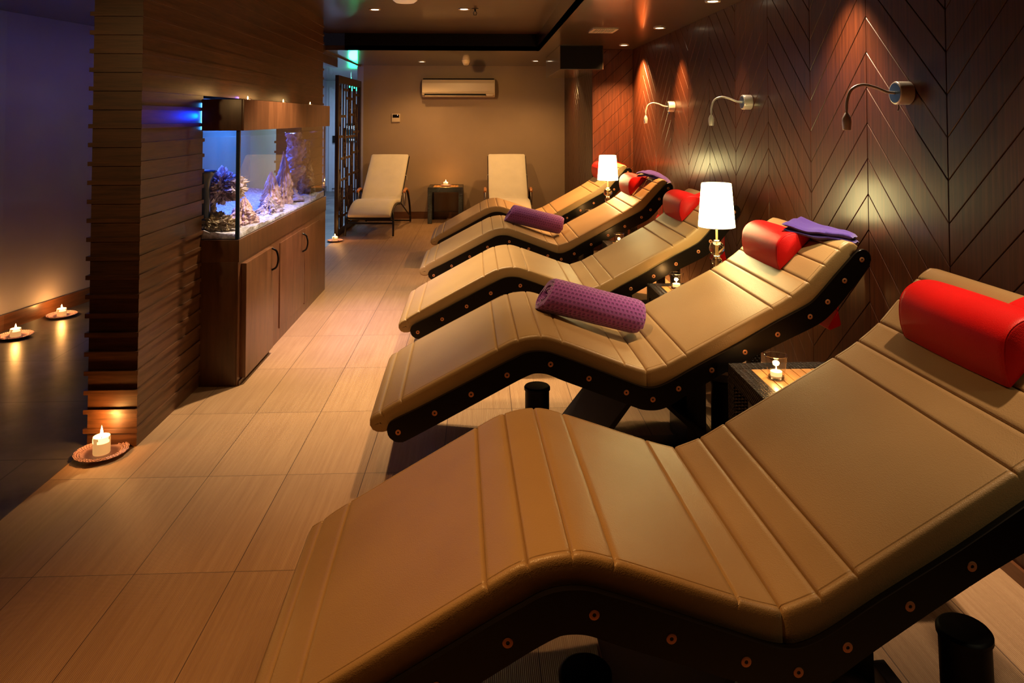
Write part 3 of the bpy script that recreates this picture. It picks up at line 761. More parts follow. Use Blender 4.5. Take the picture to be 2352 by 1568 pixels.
# ---- red bolsters with strap and counterweight
def make_bolster():
    r = thing('head_bolster', '', 'pillow', group='red leather head bolsters')
    sec = [(0, 0), (-.010, .035), (-.012, .075), (-.006, .108), (.014, .134), (.045, .149), (.080, .151), (.112, .143), (.135, .133), (.1375, .1330)]
    base = [(.135, .131), (.075, .066), (.03, .026)]
    prof = catmull(sec, 3)+base
    bm = new(); rows = []
    Wb = .385
    ys = [0, .003, .010, .020, .04, .12, .19, .265, .345, .365, .375, .382, .385]
    for y in ys:
        e = min(y, Wb-y); ins = .006*(1-min(1, e/.012))**2
        cx = sum(p[0] for p in prof)/len(prof); cz = sum(p[1] for p in prof)/len(prof)
        bulge = .004*math.sin(PI*y/Wb)
        row = []
        for p in prof:
            d_ = Vector((p[0]-cx, p[1]-cz)); l_ = d_.length; d_ = d_/l_*(l_-ins+(bulge if p in prof[:22] else 0))
            row.append(bm.verts.new((cx+d_.x, y, cz+d_.y)))
        rows.append(row)
    k = len(prof)
    for a, b_ in zip(rows, rows[1:]):
        for q in range(k): bm.faces.new((a[q], a[(q+1) % k], b_[(q+1) % k], b_[q]))
    bm.faces.new(rows[0]); bm.faces.new(list(reversed(rows[-1])))
    obj('bolster', bm, M['red'], r, True, 60)
    # piping along both end seams
    for y in (.004, Wb-.004):
        bm = new(); pts = [(p[0]*.97+.002, y, p[1]*.97+.002) for p in prof[:28]]; tube(bm, pts, .0018, 6); obj('piping', bm, M['red'], r)
    # strap over the head end
    st = [(.125, .138), (.145, .146), (.170, .153), (.195, .152), (.222, .142), (.2655, .12), (.272, .08), (.262, .0), (.258, -.10), (.256, -.175)]
    st = catmull(st, 4)
    bm = new(); V = []
    for i, (x, z_) in enumerate(st):
        V.append([bm.verts.new((x, y, z_)) for y in (.03, .155)]+[bm.verts.new((x+.004, y, z_+.003)) for y in (.03, .155)])
    for a, b_ in zip(V, V[1:]):
        bm.faces.new((a[0], a[1], b_[1], b_[0])); bm.faces.new((a[2], b_[2], b_[3], a[3])); bm.faces.new((a[0], b_[0], b_[2], a[2])); bm.faces.new((a[1], a[3], b_[3], b_[1]))
    bm.faces.new((V[0][0], V[0][2], V[0][3], V[0][1])); bm.faces.new((V[-1][0], V[-1][1], V[-1][3], V[-1][2]))
    obj('strap', bm, M['red'], r)
    bm = new(); prism(bm, [(.254, -.17), (.268, -.235), (.215, -.255), (.21, -.245)], .02, .165); bmesh.ops.bevel(bm, geom=bm.edges[:], offset=.004, segments=2, affect='EDGES'); obj('counterweight', bm, M['red'], r)
    return r
BB = [.17, .22, .255, .315, .33]
BLAB = ['large red leather head bolster on the nearest lounger', 'red leather head bolster with folded violet towel, on second lounger from the front',
        'red leather head bolster on the third lounger, right end hidden by the lamp shade', 'red leather head bolster on the fourth lounger, beneath a violet towel',
        'red leather head bolster on the farthest lounger, mostly behind the small lamp']
bo = make_bolster()
for i in range(5):
    o = bo if i == 0 else tree(bo)
    Mx = LM[i] @ Matrix.Translation((1.233-CX, BB[i], .737))
    o.location = Mx.to_translation(); o.rotation_euler = Mx.to_euler(); o['label'] = BLAB[i]

# ---- rolled towels
def rolled_towel(i, sa, ba, za, sb, bb_, zb, rad, label, nu):
    a = LM[i] @ Vector((sa-CX, ba, za)); b = LM[i] @ Vector((sb-CX, bb_, zb)); Ln = (b-a).length
    r = thing('rolled_towel', label, 'towel', a)
    r.rotation_euler = (b-a).to_track_quat('X', 'Z').to_euler()
    bm = new(); uv = bm.loops.layers.uv.new('uv'); turns = 4.2; nt_ = 150; th = rad/(turns+.6)
    stat = [0, .004, .012, .03] + [Ln*k/12 for k in range(1, 12)] + [Ln-.03, Ln-.012, Ln-.004, Ln]
    # outer skin of the spiral: outer surface out to the free edge, slightly squashed below
    def sp(tt, off):
        ang = 2*PI*turns*tt; rr = .007+(rad-.007)*(tt**.92)+off
        return Vector((0, rr*math.cos(ang+R(200)-2*PI*turns), rr*math.sin(ang+R(200)-2*PI*turns)*.97))
    TH = (rad-.007)/turns*.64
    rowsO, rowsI = [], []
    for j, x in enumerate(stat):
        e = min(x, Ln-x); off = -.010*(1-min(1, e/.03))**2 if x > Ln/2 else -.004*(1-min(1, e/.02))**2
        ro, ri = [], []
        for k in range(nt_+1):
            tt = k/nt_
            wob = .0035*noise.noise(Vector((tt*40, x*9, 3.1)))*(1 if e < .02 else .5)
            xx = x + (noise.noise(Vector((tt*22, 7, i)))*.007 if e < .002 else 0) - (0.010*(1-tt) if (x < .001) else 0)*-1 + (-.016*(1-tt) if x > Ln-.001 else 0)
            skew = .34*(1-min(1, x/(Ln*.55)))**1.0
            p = sp(tt, off*min(1, tt*1.2)+wob); q = sp(tt, off*min(1, tt*1.2)+wob-TH)
            xx += skew*p.z
            ro.append(bm.verts.new((xx, p.y, p.z))); ri.append(bm.verts.new((xx, q.y*.999, q.z*.999)))
        rowsO.append(ro); rowsI.append(ri)
    def face(vs, us):
        f = bm.faces.new(vs)
        for lp, u_ in zip(f.loops, us): lp[uv].uv = u_
    ru = nu
    for j in range(len(stat)-1):
        for k in range(nt_):
            u0, u1 = stat[j]/ru, stat[j+1]/ru
            s0 = 2*PI*turns*(k/nt_)*rad/ru; s1 = 2*PI*turns*((k+1)/nt_)*rad/ru
            face((rowsO[j][k], rowsO[j+1][k], rowsO[j+1][k+1], rowsO[j][k+1]), ((u0, s0), (u1, s0), (u1, s1), (u0, s1)))
            face((rowsI[j][k], rowsI[j][k+1], rowsI[j+1][k+1], rowsI[j+1][k]), ((u0, s0), (u0, s1), (u1, s1), (u1, s0)))
    for jj in (0, len(stat)-1):
        for k in range(nt_): face((rowsO[jj][k], rowsO[jj][k+1], rowsI[jj][k+1], rowsI[jj][k]), ((.5, .5),)*4)
    for j in range(len(stat)-1):
        face((rowsO[j][nt_], rowsO[j+1][nt_], rowsI[j+1][nt_], rowsI[j][nt_]), ((.5, .5),)*4)
    obj('rolled_cloth', bm, M['towel'], r, True, 60)
    return r
rolled_towel(1, .278, .375, .616, .692, .395, .503, .084, 'large purple waffle towel rolled up, on the second nearest lounger', .0185)
rolled_towel(3, .275, .350, .616, .692, .370, .503, .083, 'smaller-looking purple rolled towel farther away, on the fourth lounger', .0185)

# ---- folded towels: draped quads
def folded_towel(P, label, layers=2):
    """P: 4 rows of 4 control points (u along length, v across), world coordinates"""
    r = thing('folded_towel', label, 'towel', P[0][0])
    O = Vector(P[0][0])
    def bez(a, t):
        a = [Vector(x) for x in a]
        return a[0]*(1-t)**3+a[1]*3*t*(1-t)**2+a[2]*3*t*t*(1-t)+a[3]*t**3
    for ly_ in range(layers):
        bm = new(); nu_, nv = 30, 14; TOPv, BOT = [], []
        for i in range(nu_+1):
            u_ = i/nu_
            cp_ = [bez(row, u_) for row in P]
            a, b = [], []
            for j in range(nv+1):
                v_ = j/nv; p = bez(cp_, v_)-O
                w = .007*noise.noise(Vector((u_*4, v_*3, ly_*7.3))) + .0012*noise.noise(Vector((u_*60, v_*40, 2)))
                e = min(u_, 1-u_, v_, 1-v_); rd = (1-(1-min(1, e/.05))**2)**.5
                zz = -ly_*.019
                a.append(bm.verts.new(p+Vector((ly_*.004, -ly_*.004, zz+w+.0085*rd)))); b.append(bm.verts.new(p+Vector((ly_*.004, -ly_*.004, zz+w-.0085*rd))))
            TOPv.append(a); BOT.append(b)
        for i in range(nu_):
            for j in range(nv):
                bm.faces.new((TOPv[i][j], TOPv[i+1][j], TOPv[i+1][j+1], TOPv[i][j+1])); bm.faces.new((BOT[i][j], BOT[i][j+1], BOT[i+1][j+1], BOT[i+1][j]))
        bmesh.ops.remove_doubles(bm, verts=bm.verts, dist=.0002)
        obj('towel_layer', bm, M['towel2'], r, True, 80, recalc=False)
    return r
def lerp(a, b, t): return tuple(a[k]+(b[k]-a[k])*t for k in range(3))
def drape(A_, B_, C_, D_, lift=0, lift2=0):
    # A near-left, B far-left, C far-right, D near-right; left = on bolster
    rows = []
    for v_ in (0, 1/3, 2/3, 1):
        l_ = lerp(A_, B_, v_); r_ = lerp(D_, C_, v_)
        rows.append([l_, tuple(Vector(lerp(l_, r_, .33))+Vector((0, 0, lift))), tuple(Vector(lerp(l_, r_, .70))+Vector((0, 0, lift2))), r_])
    return rows
folded_towel(drape((1.262, 2.985, .916), (1.385, 3.075, .932), (1.476, 2.775, .896), (1.425, 2.72, .902), -.018, .004), 'folded violet terry towel draped over the head of the second nearest lounger')
folded_towel(drape((1.215, 5.60, .926), (1.315, 5.68, .935), (1.450, 5.43, .870), (1.408, 5.36, .872), .045, .030), 'folded violet towel lying over the red bolster of the fourth lounger')

# ============================================================ WICKER SIDE TABLES
def make_table():
    r = thing('side_table', '', 'table', group='dark wicker side tables')
    W_, H_ = .45, .465
    bm = new(); rim = .062
    for a in ((0, W_, 0, rim), (0, W_, W_-rim, W_), (0, rim, rim, W_-rim), (W_-rim, W_, rim, W_-rim)): box(bm, a[0], a[1], a[2], a[3], H_-.062, H_, bevel=.005)
    obj('rim', bm, M['wicker'], r)
    for x in (0, W_-.055):
        for y in (0, W_-.055):
            bm = new(); box(bm, x, x+.055, y, y+.055, 0, H_-.06, bevel=.005); obj('leg', bm, M['wicker'], r)
    n = 9; w = (W_-2*rim)/n
    for k in range(n):
        bm = new(); box(bm, rim+k*w+.0015, rim+(k+1)*w-.0015, rim, W_-rim, H_-.016, H_-.003, bevel=.0015); obj('slat', bm, M['teak'], r)
    bm = new(); box(bm, rim, W_-rim, rim, W_-rim, H_-.04, H_-.02); obj('slat_support', bm, M['dark'], r, False)
    return r
tb = make_table()
TABS = [(.906, 2.18), (.904, 3.455), (.894, 4.82), (.900, 6.17)]
TLAB = ['dark wicker side table with teak top right behind the nearest lounger', 'dark wicker side table behind the second lounger, carrying the larger lit lamp',
        'dark wicker side table tucked between the third and fourth loungers', 'dark wicker side table hidden between the two farthest loungers, under the small lamp']
for i, (x, y) in enumerate(TABS):
    if i == 0: tb.location = (x, y, 0); tb['label'] = TLAB[0]
    else: dup(tb, (x, y, 0), TLAB[i])
dup(tb, (-.670, 9.35, 0), 'dark wicker side table against the back wall between the two white sun loungers')

# ---- tealights in glass
def make_tealight():
    r = thing('tealight_holder', '', 'candle holder', group='clear glass tealight holders')
    bm = new(); lathe(bm, [(.0265, .008), (.0375, .078), (.0380, .079)], seg=40); obj('glass_cup', bm, M['glass'], r, recalc=False)
    bm = new(); lathe(bm, [(0, .0005), (.0245, .0005), (.0268, .004), (.0270, .009), (.022, .0100), (0, .0100)], seg=40); obj('glass_base', bm, M['crystal'], r)
    bm = new(); tube(bm, [(.0380*math.cos(2*PI*k/40), .0380*math.sin(2*PI*k/40), .0795) for k in range(40)], .0014, 8, True); obj('glass_rim', bm, M['crystal'], r)
    bm = new(); lathe(bm, [(0, .011), (.0195, .011), (.0195, .025), (.018, .026), (0, .0255)], seg=24); wx = obj('tealight', bm, M['waxdim'], r)
    bm = new(); lathe(bm, [(0, .0262), (.0016, .029), (.0022, .032), (.0012, .038), (0, .043)], seg=10); obj('flame', bm, M['flame'], r)
    return r
tl = make_tealight()
TEA = [(1.022, 2.475), (1.035, 3.79), (.985, 5.10), (.975, 6.42)]
TLB = ['glass tealight holder with lit candle on the table right behind the nearest lounger', 'glass tealight holder with lit candle on the table below the larger lamp',
       'glass tealight holder glowing between the third and fourth loungers', 'small glass tealight holder between the two farthest loungers']
for i, (x, y) in enumerate(TEA):
    if i == 0: tl.location = (x, y, .4625); tl['label'] = TLB[0]
    else: dup(tl, (x, y, .4625), TLB[i])
    lamp('POINT', 'tealight_glow', (x, y, .51), .9, (1, .5, .15), .012)

# ---- table lamps
def make_lamp():
    r = thing('table_lamp', '', 'lamp', group='lit table lamps with crystal ball stems')
    bm = new(); lathe(bm, [(0, 0), (.065, 0), (.066, .006), (.05, .012), (.014, .02), (.007, .03), (.0065, .15), (.0, .15)], seg=28); obj('base', bm, M['chrome'], r)
    bm = new(); cylinder(bm, (0, 0, .02), (0, 0, .37), .0055, 14); obj('pole', bm, M['gold'], r)
    for z_, rd in ((.178, .026), (.243, .038)):
        bm = new(); bmesh.ops.create_uvsphere(bm, u_segments=28, v_segments=18, radius=rd, matrix=Matrix.Translation((0, 0, z_))); obj('crystal_ball', bm, M['crystal'], r)
    bm = new()
    for z_ in (.150, .206, .282): lathe(bm, [(.007, -.004), (.016, -.004), (.017, 0), (.014, .004), (.007, .004)], (0, 0, z_), 20)
    obj('collar', bm, M['chrome'], r)
    bm = new(); lathe(bm, [(.0905, .352), (.0735, .568)], seg=40); lathe(bm, [(.0895, .352), (.0725, .568)], seg=40)
    obj('lamp_shade', bm, M['shade'], r, recalc=False)
    bm = new()
    for rr_, z_ in ((.0905, .352), (.0735, .568)): tube(bm, [(rr_*math.cos(2*PI*k/40), rr_*math.sin(2*PI*k/40), z_) for k in range(40)], .0016, 6, True)
    for k in range(3): cylinder(bm, (0, 0, .37), (.089*math.cos(2*PI*k/3), .089*math.sin(2*PI*k/3), .356), .0015, 6)
    obj('shade_wire', bm, M['satin'], r)
    bm = new(); lathe(bm, [(0, .37), (.014, .375), (.022, .41), (.024, .44), (.014, .468), (0, .475)], seg=18); obj('bulb', bm, emis('lamp_bulb', (1, .82, .42), 10), r)
    return r
la = make_lamp(); la.location = (1.190, 3.60, .462); la['label'] = 'larger-looking lit table lamp with white shade and crystal balls, nearest lamp'
dup(la, (1.125, 6.33, .462), 'smaller-looking lit table lamp with white shade between the two farthest loungers')
for x, y in ((1.195, 3.61), (1.125, 6.33)):
    lamp('POINT', 'lamp_glow', (x, y, .462+.44), 3.0, (1, .74, .30), .025)

# ---- gooseneck wall reading lights
def make_sconce():
    r = thing('reading_light', '', 'wall light', group='chrome gooseneck reading lights on the chevron wall')
    # wall at local x = 0, room towards -x
    bm = new(); lathe(bm, [(0, 0), (.040, 0), (.043, .003), (.043, .050), (.041, .053), (.039, .054), (0, .054)], (0, 0, 0), 36, (-1, 0, 0)); obj('base', bm, M['satin'], r)
    bm = new(); lathe(bm, [(0, .0535), (.036, .0535), (.0365, .055), (0, .0555)], (0, 0, 0), 36, (-1, 0, 0)); obj('base_cap', bm, plain('blue_steel_cap', (.09, .14, .2), .3, metal=.8), r)
    bm = new(); cylinder(bm, (-.040, 0, -.043), (-.040, 0, -.058), .0025, 8); cylinder(bm, (-.040, 0, -.056), (-.044, 0, -.066), .0018, 8); obj('toggle_switch', bm, M['chrome'], r)
    pts = smoothpts([(-.050, 0, .000), (-.085, 0, .004), (-.130, .004, .022), (-.175, .006, .030), (-.215, .006, .012), (-.232, .005, -.030), (-.235, .004, -.062)], 8)
    bm = new(); tube(bm, pts, .0055, 12); obj('gooseneck_arm', bm, M['satin'], r)
    bm = new(); lathe(bm, [(0, .0), (.0045, 0), (.0045, -.012), (.008, -.016), (.0155, -.034), (.0165, -.050), (.0135, -.076), (.0125, -.077), (.0125, -.070), (0, -.070)], (-.235, .004, -.060), 24); obj('lamp_head', bm, M['satin'], r)
    bm = new(); lathe(bm, [(0, -.0712), (.0125, -.0712), (.0125, -.0705), (0, -.0705)], (-.235, .004, -.060), 16); obj('lens', bm, M['ledw'], r)
    return r
sc = make_sconce(); SCY = [2.60, 4.16, 5.83]
for i, y in enumerate(SCY):
    lb = ['nearest gooseneck reading light, largest one, with blue-grey cap', 'middle gooseneck reading light on the chevron wall', 'farthest gooseneck reading light beside the orange wall glow'][i]
    if i == 0: sc.location = (XR, y, 1.452); sc['label'] = lb
    else: dup(sc, (XR, y, 1.452), lb)
s0 = dup(sc, (XR, 1.05, 1.452), 'gooseneck reading light out of the picture at the head of the nearest lounger')
SP = [(1.05, 5, .12), (2.60, 12, .12), (4.16, 8, .10), (5.83, 6, .05)]
for y, p, dy in SP:
    lamp('SPOT', 'reading_beam', (XR-.235, y+.004, 1.452-.060-.08), p, (1, .86, .50), .012, (XR-.235-.12, y+dy, .7), 85, .9)

# ============================================================ CANDLES ON PLATES
def make_plate(lace=True):
    r = thing('candle_plate', '', 'plate', group='pink scalloped plates under floor candles')
    rf = lambda a: 1+.035*math.cos(a*14)
    bm = new(); lathe(bm, [(0, .002), (.055, .002), (.062, .004), (.090, .011), (.098, .014), (.098, .017), (.090, .015), (.060, .008), (.054, .006), (0, .006)], seg=112, rfun=lambda a: 1+.03*abs(math.sin(a*9)))
    for k in range(48):
        a = 2*PI*k/48
        for q, (rr_, zz) in enumerate(((.094, .0165), (.085, .0150), (.076, .0130))):
            a2 = a+(PI/48 if q == 1 else 0)
            g = bmesh.ops.create_icosphere(bm, subdivisions=1, radius=.0040, matrix=Matrix.Translation((rr_*math.cos(a2), rr_*math.sin(a2), zz)))
    obj('dish', bm, M['plate'], r, True, 40)
    return r
def make_candle():
    r = thing('pillar_candle', '', 'candle', group='lit pillar candles on plates')
    bm = new()
    lathe(bm, [(0, 0), (.0305, 0), (.032, .003), (.0325, .045), (.031, .052), (.028, .053), (.024, .047), (.014, .044), (0, .0435)], seg=32, rfun=lambda a: 1+.015*math.sin(3*a+1))
    obj('wax_body', bm, M['wax'], r)
    bm = new(); lathe(bm, [(0, .0445), (.023, .0475), (.0285, .0535), (.031, .053), (.0328, .044), (.0327, .036), (.0322, .036), (.031, .05), (.028, .051), (.02, .045), (0, .0435)], seg=32); obj('molten_rim', bm, M['waxhot'], r)
    bm = new(); tube(bm, [(0, 0, .043), (.001, 0, .052), (.003, 0, .056)], .0009, 6); obj('wick', bm, M['wick'], r)
    bm = new(); lathe(bm, [(0, .052), (.004, .055), (.0058, .060), (.0045, .070), (.0022, .078), (0, .086)], seg=12); obj('flame', bm, M['flame'], r)
    return r
CN = [(-1.528, 3.034, 0, 'lit white candle on a pink plate at the foot of the slatted partition', 'pink lacy plate on the tan floor at the foot of the slatted partition', 1.0, 1.28),
      (-2.866, 5.13, 0, 'lit short candle in the corridor, the farther one nearer the partition', 'pink scalloped plate in the corridor, the farther of the two', .95, 1.0),
      (-2.880, 4.66, 0, 'lit short candle in the corridor at the left edge of the picture', 'pink scalloped plate in the corridor at the left edge of the picture', .98, 1.0),
      (-1.595, 8.085, 0, 'lit candle on a plate on the floor at the base of the lattice screen', 'pink plate on the floor at the base of the lattice screen', .85, .95),
      (-.447, 9.56, .465, 'lit candle on the wicker table against the back wall', 'pink plate on the wicker table against the back wall', .70, 1.0)]
pl0 = make_plate(); ca0 = make_candle()
for i, (x, y, z_, lb, lb2, ps, cs) in enumerate(CN):
    if i == 0: p_, c_ = pl0, ca0; p_['label'] = lb2; c_['label'] = lb; p_.location = (x, y, z_); c_.location = (x, y, z_+.006)
    else: p_ = dup(pl0, (x, y, z_), lb2); c_ = dup(ca0, (x, y, z_+.006*ps), lb)
    p_.scale = (ps, ps, ps); c_.scale = (1, 1, cs) if i == 0 else (.92, .92, .9)
    h = .075*(1.28 if i == 0 else .9)
    lamp('POINT', 'candle_glow', (x, y, z_+h+.02), [1.7, 1.9, 2.0, 1.2, 1.8][i], (1, .43, .10), .015)

# ============================================================ LATTICE SCREEN
SA = Vector((-1.640, 8.36, 0)); SB = Vector((-1.615, 9.80, 0)); SH = 1.853; SL = (SB-SA).length
sc_ = thing('lattice_screen', 'tall dark wooden lattice screen with ring and petal cutwork', 'screen', SA)
sc_.rotation_euler = (0, 0, math.atan2((SB-SA).y, (SB-SA).x))
DEP = .04
def sbx(name, u0, u1, z0, z1, d=DEP, b=.003):
    bm = new(); box(bm, u0, u1, -d/2, d/2, z0, z1, bevel=b); return obj(name, bm, M['screenwood'], sc_)
sbx('frame_post', 0, .07, 0, SH); sbx('frame_post', SL-.07, SL, 0, SH); sbx('frame_rail', .07, SL-.07, SH-.09, SH); sbx('frame_rail', .07, SL-.07, 0, .08)
us = [.22, .36, .52, .66, .82, .96, 1.12, 1.26]
for k, u_ in enumerate(us):
    sbx('vertical_bar', u_-.016, u_+.016, .08, SH-.09, .012, .002)
random.seed(11)
hz_ = [(.07, .52, 1.38), (.52, .96, 1.60), (.96, 1.37, 1.66), (.66, 1.12, 1.40), (.07, .36, 1.14), (.36, 1.26, 1.13), (.22, .82, .88), (.82, 1.37, .92), (.07, .66, .63), (.66, 1.37, .66), (.07, .52, .40), (.52, 1.12, .42), (.07, .36, .22), (.36, 1.37, .20), (.36, .66, 1.70), (.96, 1.37, 1.18)]
for u0, u1, z_ in hz_: sbx('crosspiece', u0, u1, z_-.016, z_+.016, .014, .002)
for (u_, z_) in [(.145, 1.50), (.74, 1.50), (1.19, 1.30), (.44, 1.00), (.89, .82), (1.19, .80), (.145, .52), (.59, .52), (.29, .30), (.89, .45), (1.04, 1.50), (.74, .28)]:
    bm = new(); rr_ = .062
    tube(bm, [(u_+rr_*.9*math.cos(2*PI*k/24), 0, z_+rr_*1.1*math.sin(2*PI*k/24)) for k in range(24)], .009, 8, True)
    cylinder(bm, (u_-rr_, 0, z_), (u_+rr_, 0, z_), .006, 8); cylinder(bm, (u_, 0, z_-rr_), (u_, 0, z_+rr_), .006, 8)
    obj('ring', bm, M['screenwood'], sc_)
    for s in (-1, 1):
        bm = new()
        prism(bm, [(u_-.012, z_+s*.065), (u_+.012, z_+s*.065), (u_+.040, z_+s*.15), (u_+.030, z_+s*.225), (u_+.012, z_+s*.17), (u_, z_+s*.24), (u_-.012, z_+s*.17), (u_-.030, z_+s*.225), (u_-.040, z_+s*.15)], -.012, .012)
        obj('petal', bm, M['screenwood'], sc_, False)

# ============================================================ WHITE SUN LOUNGERS
def make_bed():
    r = thing('sun_lounger', '', 'lounger', group='white cushioned sun loungers at the back wall')
    # local: x across (0 = centre), y away from camera, z up; seat front at y = 0
    prof = [(0.0, .225), (.03, .262), (.10, .300), (.25, .342), (.45, .345), (.63, .325), (.68, .345), (.74, .400), (.95, .570), (1.15, .735), (1.30, .862)]
    pp = catmull(prof, 5); hw = .243; th = .040
    bm = new(); rows = []
    secx = [(-hw, .0), (-hw-.003, .35), (-hw, .75), (-hw+.012, 1), (-hw+.06, 1.05), (-hw+.16, 1.1), (0, 1.1)]
    secx = secx+[(-x, w) for x, w in reversed(secx[:-1])]
    for i, p in enumerate(pp):
        a = pp[max(i-1, 0)]; b = pp[min(i+1, len(pp)-1)]; d_ = math.hypot(b[0]-a[0], b[1]-a[1]); nn = (-(b[1]-a[1])/d_, (b[0]-a[0])/d_)
        e = min(i, len(pp)-1-i); tk = th*(1 if e > 1 else (.55 if e == 0 else .9))
        hwk = 1 if e > 0 else .97
        rows.append([bm.verts.new((x*hwk, p[0]+nn[0]*tk*w, p[1]+nn[1]*tk*w+.0025*noise.noise(Vector((x*9, i*.7, 1))))) for x, w in secx])
    for a, b in zip(rows, rows[1:]):
        for k in range(len(a)-1): bm.faces.new((a[k], a[k+1], b[k+1], b[k]))
        bm.faces.new((a[-1], a[0], b[0], b[-1]))
    bm.faces.new(rows[0]); bm.faces.new(list(reversed(rows[-1])))
    cu = obj('cushion', bm, M['cotton'], r, True, 50)
    for s in (-1, 1):
        bm = new(); tube(bm, smoothpts([(s*(hw-.004), 1.0, .628), (s*(hw+.018), 1.02, .618), (s*(hw+.022), 1.03, .565)], 4), .004, 6); obj('tie', bm, M['cotton'], cu)
    # frame
    bm = new()
    for s in (-1, 1):
        tube(bm, smoothpts([(s*hw, p[0], p[1]-.016) for p in prof], 4), .013, 10)
    for y, z_ in ((.01, .205), (.35, .325), (.66, .305), (1.29, .845)): cylinder(bm, (-hw, y, z_), (hw, y, z_), .011, 10)
    obj('frame', bm, M['mesh_dark'], r)
    bm = new(); V = [[bm.verts.new((x, p[0], p[1]-.010)) for x in (-hw+.01, hw-.01)]+[bm.verts.new((x, p[0], p[1]-.015)) for x in (-hw+.01, hw-.01)] for p in pp]
    for a, b in zip(V, V[1:]):
        bm.faces.new((a[0], a[1], b[1], b[0])); bm.faces.new((a[2], b[2], b[3], a[3])); bm.faces.new((a[0], b[0], b[2], a[2])); bm.faces.new((a[1], a[3], b[3], b[1]))
    bm.faces.new((V[0][0], V[0][2], V[0][3], V[0][1])); bm.faces.new((V[-1][0], V[-1][1], V[-1][3], V[-1][2]))
    obj('sling', bm, M['mesh_dark'], r)
    for s in (-1, 1):
        x = s*(hw+.045)
        bm = new(); tube(bm, smoothpts([(s*(hw+.01), .10, .285), (s*(hw+.022), .06, .22), (s*(hw+.030), .02, .12), (s*(hw+.032), .0, .012)], 6), .012, 10); obj('leg', bm, M['mesh_dark'], r)
        bm = new(); tube(bm, smoothpts([(x, .70, .45), (x, .82, .455), (x, .96, .40), (x, 1.10, .24), (x, 1.16, .08), (x, 1.16, .012)], 6), .013, 10); obj('leg', bm, M['mesh_dark'], r)
        bm = new(); cylinder(bm, (x, .72, .44), (x, .72, .27), .012, 12); obj('arm_support', bm, M['chrome'], r)
        bm = new(); pts = smoothpts([(x, .66, .447), (x, .74, .468), (x, .84, .466), (x, .94, .43), (x, 1.0, .385)], 5); tube(bm, pts, .018, 10, rs=[.012]+[.019]*(len(pts)-2)+[.013]); obj('armrest', bm, M['armwood'], r)
        bm = new(); cylinder(bm, (x, 1.14, .09), (s*hw, .72, .30), .008, 8); obj('brace', bm, M['mesh_dark'], r)
    bm = new(); cylinder(bm, (-hw-.045, 1.16, .03), (hw+.045, 1.16, .03), .009, 8); obj('cross_bar', bm, M['mesh_dark'], r)
    bm = new(); cylinder(bm, (-hw-.03, .05, .15), (hw+.03, .05, .15), .009, 8); obj('cross_bar', bm, M['mesh_dark'], r)
    return r
bd = make_bed(); bd.location = (-1.262, 8.34, 0); bd.rotation_euler = (0, 0, R(-3.5)); bd['label'] = 'white cushioned sun lounger on the left, beside the lattice screen'
dup(bd, (.355, 8.34, 0), 'white cushioned sun lounger on the right, partly hidden by the farthest tan lounger', rz=R(0))

# ============================================================ AQUARIUM
CXF = -1.225; CXB = -1.83; CY0, CY1 = 3.76, 5.84
cb = thing('aquarium_cabinet', 'walnut cabinet with three doors carrying the lit aquarium', 'cabinet', (CXF, CY0, 0))
def rel(b_): return b_
def cbox(name, mat, x0, x1, y0, y1, z0, z1, parent, bevel=.002):
    bm = new(); box(bm, x0-CXF, x1-CXF, y0-CY0, y1-CY0, z0, z1, bevel=bevel); return obj(name, bm, mat, parent)
cbox('carcass', M['cabdark'], CXB, CXF-.012, CY0, CY1, 0, .625, cb)
cbox('top_band', M['cabdark'], CXB, CXF, CY0, CY1, .625, .738, cb)
fr = cbox('face_frame', M['cab'], CXF-.012, CXF-.004, CY0+.002, CY1-.002, .0, .625, cb, .001)
for (y0, y1, z0, z1, proud) in ((3.80, 4.29, .03, .612, .030), (4.52, 5.135, .072, .592, .006), (5.145, 5.73, .060, .585, .006)):
    d_ = cbox('door', M['cab'], CXF-.004, CXF-.004+proud, y0, y1, z0, z1, cb, .003)
    if y1 < 5.2:
        yh = y1-.035 if y1 < 4.4 else y1-.06; zh = .545 if y1 < 4.4 else .50; xo = proud-.004
        bm = new(); tube(bm, smoothpts([(xo, yh-CY0, zh-.062), (xo+.026, yh-CY0, zh-.045), (xo+.036, yh-CY0, zh), (xo+.026, yh-CY0, zh+.045), (xo, yh-CY0, zh+.062)], 5), .006, 8); obj('handle', bm, M['black'], d_)
cbox('toe_strip', M['cabdark'], CXF-.004, CXF+.004, 3.77, 4.30, 0.001, .022, cb, .001)
# tank
tk_ = thing('aquarium', 'lit glass fish tank with walnut hood set into the slatted partition', 'aquarium', (CXF, CY0, .738))
OZ = .738
def tbox(name, mat, x0, x1, y0, y1, z0, z1, parent=tk_, bevel=.0, sm=True):
    bm = new(); box(bm, x0-CXF, x1-CXF, y0-CY0, y1-CY0, z0-OZ, z1-OZ, bevel=bevel); return obj(name, bm, mat, parent, sm)
TX0, TX1, TY0, TY1, TZ0, TZ1 = CXB+.01, -1.232, 3.772, 5.825, .740, 1.298
def pane(name, pts):
    bm = new(); bm.faces.new([bm.verts.new(Vector(p)-Vector((CXF, CY0, OZ))) for p in pts]); return obj(name, bm, M['tankglass'], tk_, False)
pane('glass_pane', [(TX1, TY0, TZ0), (TX1, TY1, TZ0), (TX1, TY1, TZ1), (TX1, TY0, TZ1)])
pane('glass_pane', [(TX0, TY0, TZ0), (TX1, TY0, TZ0), (TX1, TY0, TZ1), (TX0, TY0, TZ1)])
pane('glass_pane', [(TX0, TY1, TZ0), (TX1, TY1, TZ0), (TX1, TY1, TZ1), (TX0, TY1, TZ1)])
pane('glass_pane', [(TX0, TY0, TZ0), (TX0, TY1, TZ0), (TX0, TY1, TZ1), (TX0, TY0, TZ1)])
